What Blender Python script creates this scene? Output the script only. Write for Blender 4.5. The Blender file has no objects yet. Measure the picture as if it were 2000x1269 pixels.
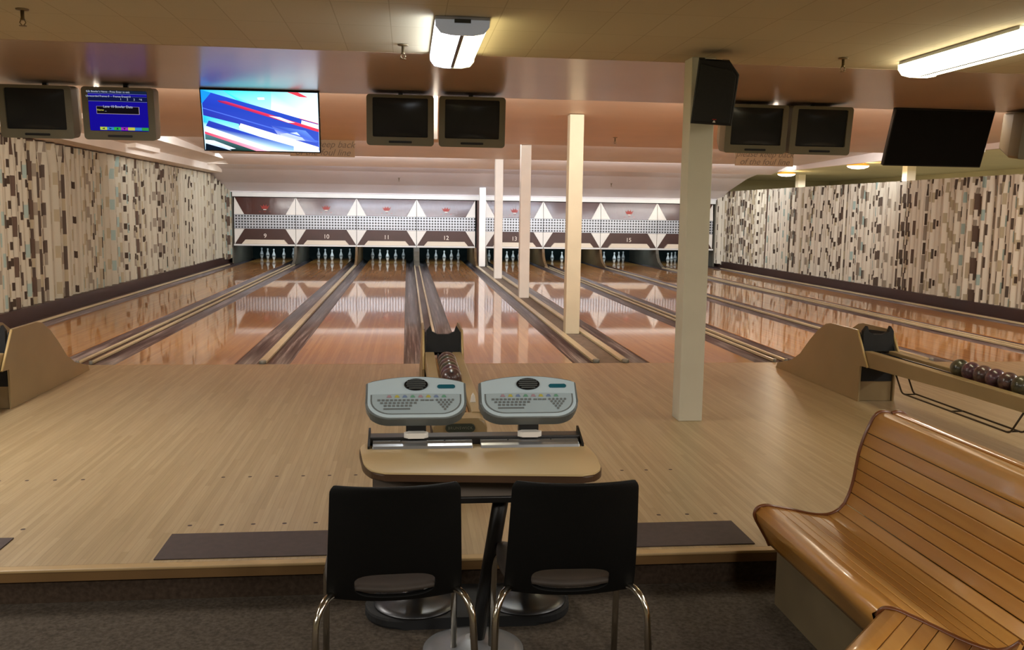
import bpy, bmesh, math, random
from mathutils import Vector, Matrix
random.seed(7)
S = bpy.context.scene
COL = S.collection
PI = math.pi
CARPET = -0.15
EDGE = -5.03          # front edge of the raised approach

# ------------------------------------------------------------------ materials
def lin(h):
    h = h.lstrip('#'); v = [int(h[i:i+2], 16)/255 for i in (0, 2, 4)]
    return tuple((c/12.92 if c <= .04045 else ((c+.055)/1.055)**2.4) for c in v) + (1,)

class NT:
    """small node-tree helper"""
    def __init__(s, name):
        s.m = bpy.data.materials.new(name); s.m.use_nodes = True
        s.t = s.m.node_tree; s.t.nodes.clear()
        s.out = s.n('ShaderNodeOutputMaterial')
    def n(s, typ, **kw):
        nd = s.t.nodes.new(typ)
        for k, v in kw.items(): setattr(nd, k, v)
        return nd
    def l(s, a, b): s.t.links.new(a, b)
    def put(s, sock, v):
        if isinstance(v, bpy.types.NodeSocket): s.l(v, sock)
        else: sock.default_value = v
    def math(s, op, a, b=None, c=None):
        nd = s.n('ShaderNodeMath', operation=op)
        for i, v in enumerate((a, b, c)):
            if v is not None: s.put(nd.inputs[i], v)
        return nd.outputs[0]
    def mix(s, f, a, b, blend='MIX'):
        nd = s.n('ShaderNodeMix', data_type='RGBA', blend_type=blend)
        s.put(nd.inputs[0], f); s.put(nd.inputs[6], a); s.put(nd.inputs[7], b)
        return nd.outputs[2]
    def pos(s):
        sp = s.n('ShaderNodeSeparateXYZ'); s.l(s.n('ShaderNodeNewGeometry').outputs['Position'], sp.inputs[0]); return sp.outputs
    def objc(s):
        return s.n('ShaderNodeTexCoord').outputs['Object']
    def comb(s, x, y, z):
        nd = s.n('ShaderNodeCombineXYZ')
        for i, v in enumerate((x, y, z)): s.put(nd.inputs[i], v)
        return nd.outputs[0]
    def noise(s, vec=None, scale=5, detail=3, rough=.5):
        nd = s.n('ShaderNodeTexNoise'); nd.inputs['Scale'].default_value = scale
        nd.inputs['Detail'].default_value = detail; nd.inputs['Roughness'].default_value = rough
        if vec is not None: s.l(vec, nd.inputs['Vector'])
        return nd.outputs[0]
    def white(s, vec):
        nd = s.n('ShaderNodeTexWhiteNoise', noise_dimensions='3D'); s.l(vec, nd.inputs['Vector']); return nd.outputs['Value']
    def ramp(s, f, stops, const=False):
        nd = s.n('ShaderNodeValToRGB'); cr = nd.color_ramp
        cr.interpolation = 'CONSTANT' if const else 'LINEAR'
        while len(cr.elements) < len(stops): cr.elements.new(.5)
        for e, (p, c) in zip(cr.elements, stops): e.position = p; e.color = c
        s.l(f, nd.inputs[0]); return nd.outputs[0]
    def bsdf(s, col, rough=.5, metal=0, coat=0, coat_rough=.05, spec=.5, normal=None, emis=None, es=0):
        b = s.n('ShaderNodeBsdfPrincipled')
        s.put(b.inputs['Base Color'], col); s.put(b.inputs['Roughness'], rough); s.put(b.inputs['Metallic'], metal)
        s.put(b.inputs['Coat Weight'], coat); s.put(b.inputs['Coat Roughness'], coat_rough)
        s.put(b.inputs['Specular IOR Level'], spec)
        if normal is not None: s.l(normal, b.inputs['Normal'])
        if emis is not None: s.put(b.inputs['Emission Color'], emis); s.put(b.inputs['Emission Strength'], es)
        s.l(b.outputs[0], s.out.inputs[0]); return s.m
    def bump(s, h, strength=.2, dist=.01):
        nd = s.n('ShaderNodeBump'); nd.inputs['Strength'].default_value = strength; nd.inputs['Distance'].default_value = dist
        s.l(h, nd.inputs['Height']); return nd.outputs[0]

def plain(name, hexc, rough=.5, metal=0, coat=0, var=.08, scale=6, spec=.5, bump=0, coat_rough=.05):
    t = NT(name); c = lin(hexc)
    nz = t.noise(t.objc(), scale, 4)
    dark = tuple(v*(1-var) for v in c[:3])+(1,); lite = tuple(min(1, v*(1+var)) for v in c[:3])+(1,)
    col = t.ramp(nz, [(.3, dark), (.7, lite)])
    nm = t.bump(t.noise(t.objc(), scale*30, 2), bump, .003) if bump else None
    return t.bsdf(col, rough, metal, coat, coat_rough, spec, nm)

def glow(name, hexc, strength):
    t = NT(name); e = t.n('ShaderNodeEmission'); e.inputs[0].default_value = lin(hexc)
    nz = t.noise(t.objc(), 3, 1)
    t.l(t.math('MULTIPLY_ADD', nz, strength*.1, strength*.95), e.inputs[1])
    t.l(e.outputs[0], t.out.inputs[0]); return t.m

def vcol_glow(name, strength):
    t = NT(name); e = t.n('ShaderNodeEmission'); a = t.n('ShaderNodeAttribute', attribute_name='Col')
    t.l(a.outputs['Color'], e.inputs[0]); e.inputs[1].default_value = strength
    t.l(e.outputs[0], t.out.inputs[0]); return t.m

def boards(name, cols, w, length, rough, coat, coat_rough=.06, seam=.05, seamdark=.72, spec=.5, grain=.25):
    """narrow boards running along Y"""
    t = NT(name); x, y, z = t.pos()[:3]
    u = t.math('DIVIDE', x, w); ix = t.math('FLOOR', u)
    r1 = t.white(t.comb(ix, 3.3, 1.0))
    iy = t.math('FLOOR', t.math('MULTIPLY_ADD', r1, 7.0, t.math('DIVIDE', y, length)))
    r2 = t.white(t.comb(ix, iy, 2.0))
    c = t.ramp(r2, [(i/(len(cols)-1), lin(h)) for i, h in enumerate(cols)])
    g = t.noise(t.comb(t.math('MULTIPLY', x, 90), t.math('MULTIPLY', y, 3), 0.0), 1, 3)
    c = t.mix(grain, c, t.ramp(g, [(.3, (.35, .35, .35, 1)), (.7, (1, 1, 1, 1))]), 'MULTIPLY')
    big = t.noise(t.comb(x, t.math('MULTIPLY', y, .5), 0.0), .8, 2)
    c = t.mix(.3, c, t.ramp(big, [(.3, (.7, .68, .64, 1)), (.7, (1, 1, 1, 1))]), 'MULTIPLY')
    fr = t.math('FRACT', u)
    line = t.math('LESS_THAN', fr, seam)
    c = t.mix(line, c, t.mix(1.0, c, (seamdark, seamdark*.95, seamdark*.9, 1), 'MULTIPLY'))
    return t.bsdf(c, rough, 0, coat, coat_rough, spec)

M = {}
M['approach'] = boards('approach_boards', ['#a08a66', '#a9926e', '#b09a76', '#a18b66'], .0285, 1.1, .42, .25, .25, .07, .78)
M['lane'] = boards('lane_boards', ['#bf7f34', '#c7893e', '#cf944b', '#b7772e'], .0285, 2.2, .35, .85, .04, .05, .8, spec=.25)
t = NT('gutter_scuffed'); x, y, z = t.pos()[:3]
st = t.noise(t.comb(t.math('MULTIPLY', x, 38), t.math('MULTIPLY', y, .55), 0.0), 1, 5, .65)
M['gutter'] = t.bsdf(t.ramp(st, [(.36, lin('#3b3132')), (.54, lin('#5c504f')), (.68, lin('#958a88'))]), .34, 0, .12, .15)
M['cap_wood'] = plain('divider_wood', '#cbbd98', .4, var=.1, scale=2, coat=.3, coat_rough=.15)
M['channel'] = plain('channel_carpet', '#6d6359', .9, var=.2, scale=20, bump=.3)
M['carpet'] = plain('carpet_pile', '#5f564c', 1.0, var=.35, scale=70, bump=.9, spec=.1)
M['riser'] = plain('riser_carpet', '#463a30', 1.0, var=.3, scale=50, bump=.5, spec=.1)
M['nosing'] = plain('nosing_wood', '#a88c60', .45, var=.15, scale=4, coat=.2)
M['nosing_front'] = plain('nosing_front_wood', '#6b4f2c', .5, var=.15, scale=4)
M['mat'] = plain('rubber_mat', '#40322e', .75, var=.12, scale=30, bump=.2)
# ceiling
t = NT('ceiling_tiles'); x, y, z = t.pos()[:3]
br = t.n('ShaderNodeTexBrick'); br.offset = 0
br.inputs['Scale'].default_value = 1; br.inputs['Mortar Size'].default_value = .0035
br.inputs['Brick Width'].default_value = .60; br.inputs['Row Height'].default_value = .30; br.inputs['Bias'].default_value = 0
br.inputs['Color1'].default_value = lin('#c6bca2'); br.inputs['Color2'].default_value = lin('#c2b79c'); br.inputs['Mortar'].default_value = lin('#b0a488')
t.l(t.comb(t.math('ADD', y, 50.0), t.math('ADD', x, 50.15), 0.0), br.inputs['Vector'])
M['ceil_tile'] = t.bsdf(br.outputs[0], .75, 0, 0, spec=.2)
M['ceil_gloss'] = plain('ceiling_gloss_paint', '#bda590', .3, var=.05, scale=1.5, coat=.35, coat_rough=.22)
M['peach'] = plain('peach_paint', '#e2cab2', .45, var=.04, scale=1.2)
M['pink'] = plain('pinkish_paint', '#e4dad2', .5, var=.04, scale=1.2)
M['mauve'] = plain('mauve_paint', '#dedbde', .5, var=.04, scale=1.2)
M['soffit'] = plain('soffit_paint', '#eee8de', .5, var=.04, scale=1.5)
M['wall_dim'] = plain('dim_wall_paint', '#8d8468', .7, var=.06, scale=1.5)
M['wall_green'] = plain('greenish_wall_paint', '#bdbba0', .7, var=.06, scale=1.0)
M['skirt'] = plain('brown_skirting', '#3a2723', .5, var=.1, scale=3, coat=.1)
M['pillar_a'] = plain('pillar_cream', '#c6c0ae', .55, var=.04, scale=4)
M['pillar_b'] = plain('pillar_lit_tan', '#c6bea6', .55, var=.05, scale=4)  # warm lamp light put into the pillar's base colour
M['pillar_w'] = plain('pillar_lit_white', '#eeece6', .55, var=.04, scale=4)  # base colour whitened to carry the cool lamp light on the pillars
# masking units
t = NT('brown_gloss_panel'); x, y, z = t.pos()[:3]
nm = t.bump(t.noise(t.comb(t.math('MULTIPLY', x, 2.2), 0.0, t.math('MULTIPLY', z, 1.2)), 1, 3), .5, .05)
M['brown_gloss'] = t.bsdf(t.ramp(t.noise(t.objc(), 2), [(.3, lin('#432520')), (.7, lin('#4c2a23'))]), .3, 0, .55, .14, .3, nm)
M['brown_panel'] = plain('brown_lower_panel', '#3c2018', .4, var=.15, scale=3, coat=.15, coat_rough=.2)
M['white_panel'] = plain('white_triangle_paint', '#e2e0d9', .4, var=.03, scale=3)
M['beam_white'] = plain('white_beam_paint', '#dcdedb', .45, var=.03, scale=3)
M['cream'] = plain('cream_hood_paint', '#ddd3c0', .45, var=.04, scale=3)
M['red'] = plain('red_emblem', '#94200f', .4, var=.05)
M['emblem_white'] = plain('emblem_white', '#e5ddd2', .5)
t = NT('perforated_metal'); x, y, z = t.pos()[:3]
fx = t.math('SUBTRACT', t.math('FRACT', t.math('DIVIDE', t.math('ADD', x, 40.0), .0765)), .5)
fz = t.math('SUBTRACT', t.math('FRACT', t.math('DIVIDE', t.math('SUBTRACT', z, .919), .074)), .5)
d = t.math('SQRT', t.math('ADD', t.math('MULTIPLY', fx, fx), t.math('MULTIPLY', fz, fz)))
hole = t.math('LESS_THAN', d, .31)
M['perf'] = t.bsdf(t.mix(hole, lin('#bcc2c9'), lin('#26272a')), .35, t.math('MULTIPLY', t.math('SUBTRACT', 1.0, hole), .35))
M['pit'] = plain('pit_curtain', '#10201e', .9, var=.4, scale=3)
M['kick'] = plain('kickback_panel', '#58554a', .5, var=.15, scale=3)
M['kick_wood'] = plain('kickback_wood', '#6d5636', .5, var=.15, scale=3)
M['pin'] = plain('pin_white', '#e6ebe8', .25, var=.03, coat=.5)
M['pin_band'] = plain('pin_rubber', '#8d9391', .7, var=.1)
# fittings
M['tan_metal'] = plain('return_tan_enamel', '#957f59', .45, var=.06, scale=3, coat=.15, coat_rough=.2)
M['tan_light'] = plain('return_light_edge', '#b79c69', .45, var=.06)
M['trough_wood'] = plain('trough_orange_wood', '#b07a3e', .35, var=.15, scale=5, coat=.3)
M['black_rubber'] = plain('black_rubber', '#17181a', .75, var=.2, scale=12)
M['black_gloss'] = plain('black_plastic', '#0b0b0c', .4, var=.1)
M['chair_black'] = plain('chair_black_plastic', '#070706', .6, var=.15, scale=9, bump=.1, spec=.25)
M['chair_seat'] = plain('chair_seat_grey', '#3c342d', .7, var=.1, scale=20)
M['chrome'] = plain('chrome_tube', '#c9c2b4', .15, 1.0, var=.03)
M['steel_shaded'] = plain('shaded_steel', '#58595c', .38, 1.0, var=.1, scale=9)  # steel colour darkened for the shade under the table
M['foot_steel'] = plain('foot_steel', '#8f9194', .35, .5, var=.1, scale=9)
M['cap_steel'] = plain('cap_steel', '#8f8d84', .4, .3)
M['alu'] = plain('brushed_aluminium', '#b9bcc0', .3, .9, var=.06, scale=14)
M['wire'] = plain('dark_wire', '#43392a', .4, .6, var=.05)
M['plaque'] = plain('plaque_dark_green', '#2d3328', .5, var=.08)
M['lettering'] = plain('raised_lettering', '#6f7260', .5, var=.05)
M['laminate'] = plain('beige_laminate', '#d3b885', .38, var=.04, scale=3, coat=.2, coat_rough=.2)
M['table_edge'] = plain('brown_edge_band', '#4a3320', .45, var=.1)
M['apron'] = plain('grey_apron', '#6e6358', .6, var=.08)
M['dark_metal'] = plain('dark_metal', '#1f1c1a', .4, .3, var=.1)
M['console_grey'] = plain('console_grey_plastic', '#727878', .4, var=.05, scale=4)
M['console_silver'] = plain('console_silver', '#d6ebf5', .28, .1, var=.05, scale=5)
M['console_pad'] = plain('console_keypad', '#b4c6cd', .4, var=.05, scale=6)
M['key_grey'] = plain('key_grey', '#787f80', .5, var=.08)
M['teal'] = plain('teal_badge', '#1d6577', .3, var=.1, coat=.3)
M['white_plastic'] = plain('white_plastic', '#ece9e2', .4, var=.02)
for k, h in (('b_pink', '#b898a4'), ('b_yellow', '#c8bf5c'), ('b_blue', '#7f93b8'), ('b_green', '#74ac91')): M[k] = plain('button_'+k[2:], h, .4, var=.05)
M['mon_case'] = plain('monitor_case', '#77735f', .5, var=.05, scale=4)
M['mon_glass'] = plain('monitor_dark_glass', '#2a2b2b', .16, var=.1, scale=3, spec=.32)
M['tv_case'] = plain('tv_black', '#080707', .5, var=.1)
M['tv_glass'] = plain('tv_dark_glass', '#0a0909', .5, var=.1, spec=.12)
M['spk'] = plain('speaker_black', '#131415', .6, var=.15, scale=8)
M['spk_grille'] = plain('speaker_grille', '#101213', .7, var=.3, scale=80, bump=.4)
M['fix_white'] = plain('fixture_white_enamel', '#c9ced4', .4, var=.03)
t = NT('fixture_glowing_cap'); M['fix_cap'] = t.bsdf(t.ramp(t.noise(t.objc(), 4), [(.3, lin('#ccd2d8')), (.7, lin('#d6dce2'))]), .4, emis=lin('#b9c4cf'), es=.22)  # faint emission put in to stand for tube light passing through the cap
M['fix_dark'] = plain('fixture_dark', '#4a525a', .4, var=.05)
M['brass'] = plain('sprinkler_metal', '#7d6f55', .35, .8, var=.1)
M['sign'] = plain('sign_tan_board', '#937753', .55, var=.06, scale=2)
M['sign_text'] = plain('sign_brown_lettering', '#665138', .6, var=.05)
M['tube_cool'] = glow('fluorescent_cool', '#eef6ff', 26)
M['tube_warm'] = glow('fluorescent_warm', '#ffedb0', 13)
M['tube_yellow'] = glow('fluorescent_yellow', '#fff2c8', 15)
M['lamp_white'] = glow('round_lamp_glow', '#ffe9bd', 9)
M['lamp_amber'] = glow('round_lamp_amber', '#d9862a', 2.0)
M['screen_vc'] = vcol_glow('tv_picture', 1.6)
M['crt_vc'] = vcol_glow('crt_picture', .8)

def bench_wood():
    t = NT('varnished_bench_slats')
    a = t.n('ShaderNodeAttribute', attribute_name='Col'); sp = t.n('ShaderNodeSeparateColor'); t.l(a.outputs['Color'], sp.inputs[0])
    x, y, z = t.pos()[:3]
    n1 = t.noise(t.comb(t.math('MULTIPLY_ADD', sp.outputs[0], 30.0, t.math('MULTIPLY', x, 30)), t.math('MULTIPLY', y, 1.6), t.math('MULTIPLY', z, 30)), 1, 4)
    f = t.math('MULTIPLY_ADD', n1, .55, t.math('MULTIPLY', sp.outputs[0], .5))
    c = t.ramp(f, [(.25, lin('#c78d42')), (.55, lin('#dba253')), (.8, lin('#e6b267'))])
    return t.bsdf(c, .32, 0, .6, .12)
M['bench'] = bench_wood()
M['bench_trim'] = plain('bench_dark_trim', '#6b3a18', .35, var=.12, coat=.4, coat_rough=.15)
M['bench_groove'] = plain('bench_groove', '#3a1f0d', .7)
M['bench_base'] = plain('bench_base_panel', '#6a5c42', .6, var=.08)

def ball_mat(name, a, b):
    t = NT(name); n1 = t.noise(t.objc(), 22, 6, .7)
    return t.bsdf(t.ramp(n1, [(.35, lin(a)), (.55, lin(b)), (.7, lin(a))]), .3, 0, .35, .1)
M['ball1'] = ball_mat('ball_brown_swirl', '#1d1412', '#5a3f3b')
M['ball2'] = ball_mat('ball_olive_swirl', '#191a12', '#4a4632')
M['ball3'] = ball_mat('ball_maroon_swirl', '#1c1011', '#5b3a44')

def curtain_mat(name, light, dark_bias, seed):
    t = NT(name); uv = t.n('ShaderNodeUVMap'); sp = t.n('ShaderNodeSeparateXYZ'); t.l(uv.outputs[0], sp.inputs[0])
    u, v = sp.outputs[0], sp.outputs[1]
    def layer(w, h, per, sd):
        i = t.math('FLOOR', t.math('DIVIDE', u, w))
        off = t.math('MULTIPLY', t.white(t.comb(i, sd, 0.5)), .5)
        j = t.math('MODULO', t.math('FLOOR', t.math('DIVIDE', t.math('ADD', v, off), h)), per)
        return t.white(t.comb(i, j, sd+.7)), i
    b = dark_bias
    pale, tan, grey, brn, teal = lin(light), lin('#a69d84'), lin('#8b8375'), lin('#524840'), lin('#93a8a2')
    r1, i1 = layer(.058, .1667, 3.0, seed)
    c = t.ramp(r1, [(0, pale), (.60-b, tan), (.70-b, lin(light)), (.86-b, grey), (.925-b*.7, brn), (.972, teal)], True)
    r2, i2 = layer(.11, .25, 2.0, seed+11)
    m2 = t.math('GREATER_THAN', r2, .93)
    c = t.mix(m2, c, t.ramp(t.white(t.comb(i2, 2.0, seed+3)), [(0, lin('#867c6f')), (.4, lin('#5a4b41')), (.8, lin('#a39983'))], True))
    r3, i3 = layer(.05, .10, 5.0, seed+23)
    c = t.mix(t.math('GREATER_THAN', r3, .955), c, lin('#43382f'))
    tone_drift = t.noise(t.comb(t.math('MULTIPLY', u, 1.1), 0.0, seed), 1, 2)  # slow browner drift in tone along the cloth
    c = t.mix(.35, c, t.ramp(tone_drift, [(.35, (.78, .74, .66, 1)), (.65, (1, 1, 1, 1))]), 'MULTIPLY')
    wv = t.noise(t.comb(t.math('MULTIPLY', u, 500), t.math('MULTIPLY', v, 90), 0.0), 1, 2)
    c = t.mix(.25, c, t.ramp(wv, [(.3, (.7, .7, .7, 1)), (.7, (1, 1, 1, 1))]), 'MULTIPLY')
    return t.bsdf(c, .85, spec=.15)
M['curtain_l'] = curtain_mat('curtain_print_left', '#b8b4a3', .02, 4.0)
M['curtain_r'] = curtain_mat('curtain_print_right', '#d0ccbd', .04, 9.0)

# ------------------------------------------------------------------ mesh helpers
def box(bm, x0, x1, y0, y1, z0, z1, bev=0, seg=2):
    if x0 > x1: x0, x1 = x1, x0
    if y0 > y1: y0, y1 = y1, y0
    if z0 > z1: z0, z1 = z1, z0
    vs = [bm.verts.new(p) for p in ((x0,y0,z0),(x1,y0,z0),(x1,y1,z0),(x0,y1,z0),(x0,y0,z1),(x1,y0,z1),(x1,y1,z1),(x0,y1,z1))]
    fs = [bm.faces.new([vs[i] for i in f]) for f in ((3,2,1,0),(4,5,6,7),(0,1,5,4),(1,2,6,5),(2,3,7,6),(3,0,4,7))]
    if bev:
        es = list({e for f in fs for e in f.edges})
        bmesh.ops.bevel(bm, geom=es, offset=bev, segments=seg, affect='EDGES', profile=.5)
    return bm
def bx(*a, **k): return box(bmesh.new(), *a, **k)
def prism(bm, pts, fn0, fn1, bev=0):
    """closed polygon pts (2D) mapped to 3D by fn0 / fn1 and joined"""
    a = [bm.verts.new(fn0(p)) for p in pts]; b = [bm.verts.new(fn1(p)) for p in pts]
    f0 = bm.faces.new(a); f1 = bm.faces.new(b[::-1]); n = len(pts)
    for i in range(n): bm.faces.new((a[i], b[i], b[(i+1) % n], a[(i+1) % n]))
    if bev:
        es = list(set(f0.edges) | set(f1.edges))
        bmesh.ops.bevel(bm, geom=es, offset=bev, segments=2, affect='EDGES', profile=.5)
    bmesh.ops.recalc_face_normals(bm, faces=bm.faces)
    return bm
def prism_y(pts, y0, y1, bev=0, bm=None):   # pts are (x, z)
    return prism(bm or bmesh.new(), pts, lambda p: (p[0], y0, p[1]), lambda p: (p[0], y1, p[1]), bev)
def prism_x(pts, x0, x1, bev=0, bm=None):   # pts are (y, z)
    return prism(bm or bmesh.new(), pts, lambda p: (x0, p[0], p[1]), lambda p: (x1, p[0], p[1]), bev)
def prism_z(pts, z0, z1, bev=0, bm=None):
    return prism(bm or bmesh.new(), pts, lambda p: (p[0], p[1], z0), lambda p: (p[0], p[1], z1), bev)
def tube(bm, pts, r, seg=10, cap=True):
    pts = [Vector(p) for p in pts]; rings = []; n = len(pts)
    up = None
    for i, p in enumerate(pts):
        d = (pts[min(i+1, n-1)] - pts[max(i-1, 0)]).normalized()
        if up is None:
            up = d.orthogonal().normalized()
        else:
            up = (up - d*up.dot(d)).normalized()
        s = d.cross(up)
        rr = r[i] if isinstance(r, (list, tuple)) else r
        rings.append([bm.verts.new(p + (up*math.cos(2*PI*k/seg) + s*math.sin(2*PI*k/seg))*rr) for k in range(seg)])
    for a, b in zip(rings, rings[1:]):
        for k in range(seg):
            f = bm.faces.new((a[k], a[(k+1) % seg], b[(k+1) % seg], b[k])); f.smooth = True
    if cap:
        bm.faces.new(rings[0][::-1]); bm.faces.new(rings[-1])
    return bm
def lathe(bm, prof, c=(0,0,0), seg=24, cap=True):   # prof: (r, z)
    rings = []
    for r, z in prof:
        rings.append([bm.verts.new((c[0]+r*math.cos(2*PI*k/seg), c[1]+r*math.sin(2*PI*k/seg), c[2]+z)) for k in range(seg)])
    for a, b in zip(rings, rings[1:]):
        for k in range(seg):
            f = bm.faces.new((a[k], a[(k+1) % seg], b[(k+1) % seg], b[k])); f.smooth = True
    if cap:
        bm.faces.new(rings[0][::-1]); bm.faces.new(rings[-1])
    return bm
def round_path(pts, rad, n=5):
    """round the inner corners of a polyline"""
    pts = [Vector(p) for p in pts]; out = [pts[0]]
    for a, b, c in zip(pts, pts[1:], pts[2:]):
        d1 = (a-b).normalized(); d2 = (c-b).normalized()
        r = min(rad, (a-b).length*.45, (c-b).length*.45)
        p, q = b+d1*r, b+d2*r
        for k in range(n+1):
            s = k/n; out.append((p*(1-s)+b*s)*(1-s) + (b*(1-s)+q*s)*s)
    out.append(pts[-1]); return out
def rrect(x0, x1, z0, z1, r, n=5):
    out = []
    for cx, cz, a0 in ((x1-r, z1-r, 0), (x0+r, z1-r, PI/2), (x0+r, z0+r, PI), (x1-r, z0+r, 1.5*PI)):
        for k in range(n+1):
            a = a0 + PI/2*k/n; out.append((cx+r*math.cos(a), cz+r*math.sin(a)))
    return out
def obj(name, bm, m, parent=None, shift=True):
    """link bm as one mesh object; world-authored meshes under an unrotated parent are shifted to its origin"""
    me = bpy.data.meshes.new(name); 
    if parent is not None and shift:
        bmesh.ops.translate(bm, vec=-world_loc(parent), verts=bm.verts)
    bm.to_mesh(me); bm.free()
    for mm in (m if isinstance(m, (list, tuple)) else [m]): me.materials.append(mm)
    o = bpy.data.objects.new(name, me); COL.objects.link(o)
    if parent is not None: o.parent = parent
    return o
def world_loc(o):
    v = Vector((0, 0, 0))
    while o is not None: v += o.location; o = o.parent
    return v
def tag(o, label, cat, group=None, kind=None):
    o['label'] = label; o['category'] = cat
    if group: o['group'] = group
    if kind: o['kind'] = kind
    return o
def thing(name, label, cat, loc=(0,0,0), rot=(0,0,0), group=None):
    o = bpy.data.objects.new(name, None); COL.objects.link(o)
    o.empty_display_size = .05
    o.location = loc; o.rotation_euler = rot
    return tag(o, label, cat, group)
def single(name, bm, m, label, cat, group=None, origin=None):
    if origin is not None:
        bmesh.ops.translate(bm, vec=-Vector(origin), verts=bm.verts)
    o = obj(name, bm, m)
    if origin is not None: o.location = origin
    return tag(o, label, cat, group)
def struct(name, bm, m, parent=None):
    o = obj(name, bm, m, parent)
    if parent is None: o['kind'] = 'structure'
    return o
def dup(root, label, loc=None, group=None, swap=None):
    r = root.copy(); COL.objects.link(r); r['label'] = label
    if loc is not None: r.location = loc
    if group: r['group'] = group
    for ch in list(root.children):
        c = ch.copy(); COL.objects.link(c); c.parent = r
        for g in list(ch.children):
            d = g.copy(); COL.objects.link(d); d.parent = c
    return r
def text_bm(s, size, shear=0, extrude=.002, spacing=1.0):
    cu = bpy.data.curves.new('lettering', 'FONT'); cu.body = s; cu.size = size; cu.shear = shear
    cu.extrude = extrude; cu.align_x = 'CENTER'; cu.align_y = 'CENTER'; cu.space_character = spacing
    o = bpy.data.objects.new('lettering', cu); COL.objects.link(o)
    dg = bpy.context.evaluated_depsgraph_get(); me = bpy.data.meshes.new_from_object(o.evaluated_get(dg))
    bm = bmesh.new(); bm.from_mesh(me)
    bpy.data.objects.remove(o); bpy.data.curves.remove(cu); bpy.data.meshes.remove(me)
    return bm
def text_xz(s, size, x, y, z, **k):     # upright lettering that faces -Y
    bm = text_bm(s, size, **k)
    bmesh.ops.rotate(bm, verts=bm.verts, cent=(0,0,0), matrix=Matrix.Rotation(PI/2, 3, 'X'))
    bmesh.ops.translate(bm, verts=bm.verts, vec=(x, y, z)); return bm

# ------------------------------------------------------------------ camera
def Rcam(yaw, pitch, roll):
    cy, sy, cp, sp = math.cos(yaw), math.sin(yaw), math.cos(pitch), math.sin(pitch)
    f = Vector((sy*cp, cy*cp, -sp)); r = Vector((cy, -sy, 0)); d = f.cross(r)
    cr, sr = math.cos(roll), math.sin(roll)
    return r*cr + d*sr, d*cr - r*sr, f
r_, d_, f_ = Rcam(0.1140512, 0.12139126, -0.0148490)
cam = bpy.data.cameras.new('camera'); cam.sensor_fit = 'HORIZONTAL'; cam.sensor_width = 36; cam.lens = 1803.02*36/2000
cam.clip_start = .05; cam.clip_end = 100
camo = bpy.data.objects.new('camera', cam); COL.objects.link(camo)
camo.matrix_world = Matrix(((r_.x, -d_.x, -f_.x, -0.2554), (r_.y, -d_.y, -f_.y, -8.7671), (r_.z, -d_.z, -f_.z, 1.4503), (0, 0, 0, 1)))
S.camera = camo

# ------------------------------------------------------------------ room shell
XL, XR, YB = -5.25, 13.5, -13.0
struct('floor', bx(XL-3, XR, YB, 21, CARPET-.1, CARPET), M['carpet'])
# raised approach with dark spots inlaid, its nosing and carpeted riser
bm = bx(XL-3, 8.6, EDGE+.05, 0, -.12, 0)
for f in bm.faces: f.material_index = 0
def spot(x, y, r):
    vs = [bm.verts.new((x+r*math.cos(2*PI*k/10), y+r*math.sin(2*PI*k/10), .0008)) for k in range(10)]
    bm.faces.new(vs).material_index = 1
for lx in (-2.40, -.82, .82):
    for k in range(-3, 4):
        spot(lx+k*.142, -4.53, .011); spot(lx+k*.142, -3.75, .011)
appr = struct('floor_approach', bm, [M['approach'], M['mat']])
nb = bx(XL-3, 8.6, EDGE, EDGE+.05, -.012, .001, bev=.004)
nos = struct('trim_nosing', nb, M['nosing'])
struct('trim_nosing_front', bx(XL-3, 8.6, EDGE+.004, EDGE+.05, -.05, -.012), M['nosing_front'])
struct('trim_riser', bx(XL-3, 8.6, EDGE+.03, EDGE+.09, CARPET-.02, -.05), M['riser'])
# walls
struct('wall_left', bx(XL-.15, XL, 0.2, 20.6, CARPET, 2.9), M['wall_dim'])
struct('wall_left_front', bx(XL-3.1, XL-3, YB, .3, CARPET, 2.7), M['wall_dim'])
struct('wall_left_return', bx(XL-3.1, XL-.15, .2, .3, CARPET, 2.7), M['wall_dim'])
struct('wall_rear', bx(XL-3.1, XR, YB-.1, YB, CARPET, 2.7), M['wall_dim'])
struct('wall_right', bx(XR, XR+.1, YB, 21, CARPET, 2.9), M['wall_green'])
struct('wall_back', bx(XL-.2, XR, 20.5, 20.6, CARPET, 2.9), M['wall_green'])
struct('wall_partition', bx(8.72, 8.80, .5, 17.2, CARPET, 2.06), M['wall_dim'])
# ceilings
struct('ceiling', bx(XL-3.1, XR, YB, -2.3, 2.51, 2.6), M['ceil_tile'])
struct('ceiling_soffit_band', bx(XL-3.1, XR, -2.3, 0, 2.508, 2.6), M['ceil_gloss'])
def panel(name, prof, m, x0=-4.28, x1=8.5, th=.03):
    pts = list(prof) + [(y, z+th) for y, z in reversed(prof)]
    struct(name, prism_x(pts, x0, x1), m)
panel('ceiling_panel_first', [(0.0, 2.665), (3, 2.60), (6.75, 2.575)], M['peach'])
panel('ceiling_panel_second', [(6.78, 2.70), (11.45, 2.59)], M['pink'])
panel('ceiling_panel_third', [(11.48, 2.70), (13.0, 2.444)], M['pink'])
panel('ceiling_panel_fourth', [(13.03, 2.60), (14.6, 2.40), (15.95, 2.115), (16.56, 1.905), (16.565, 1.88)], M['mauve'], -5.22)
for k, (y, za, zb) in enumerate(((0.0, 2.51, 2.75), (6.75, 2.575, 2.75), (11.45, 2.59, 2.75), (13.0, 2.444, 2.75))):
    struct('trim_cove_%d' % (k+1), bx(-5.2, 8.5, y, y+.03, za, zb), M['soffit'])
struct('ceiling_upper', bx(XL-.2, 8.52, 0, 20.6, 2.75, 2.8), M['pink'])
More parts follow.
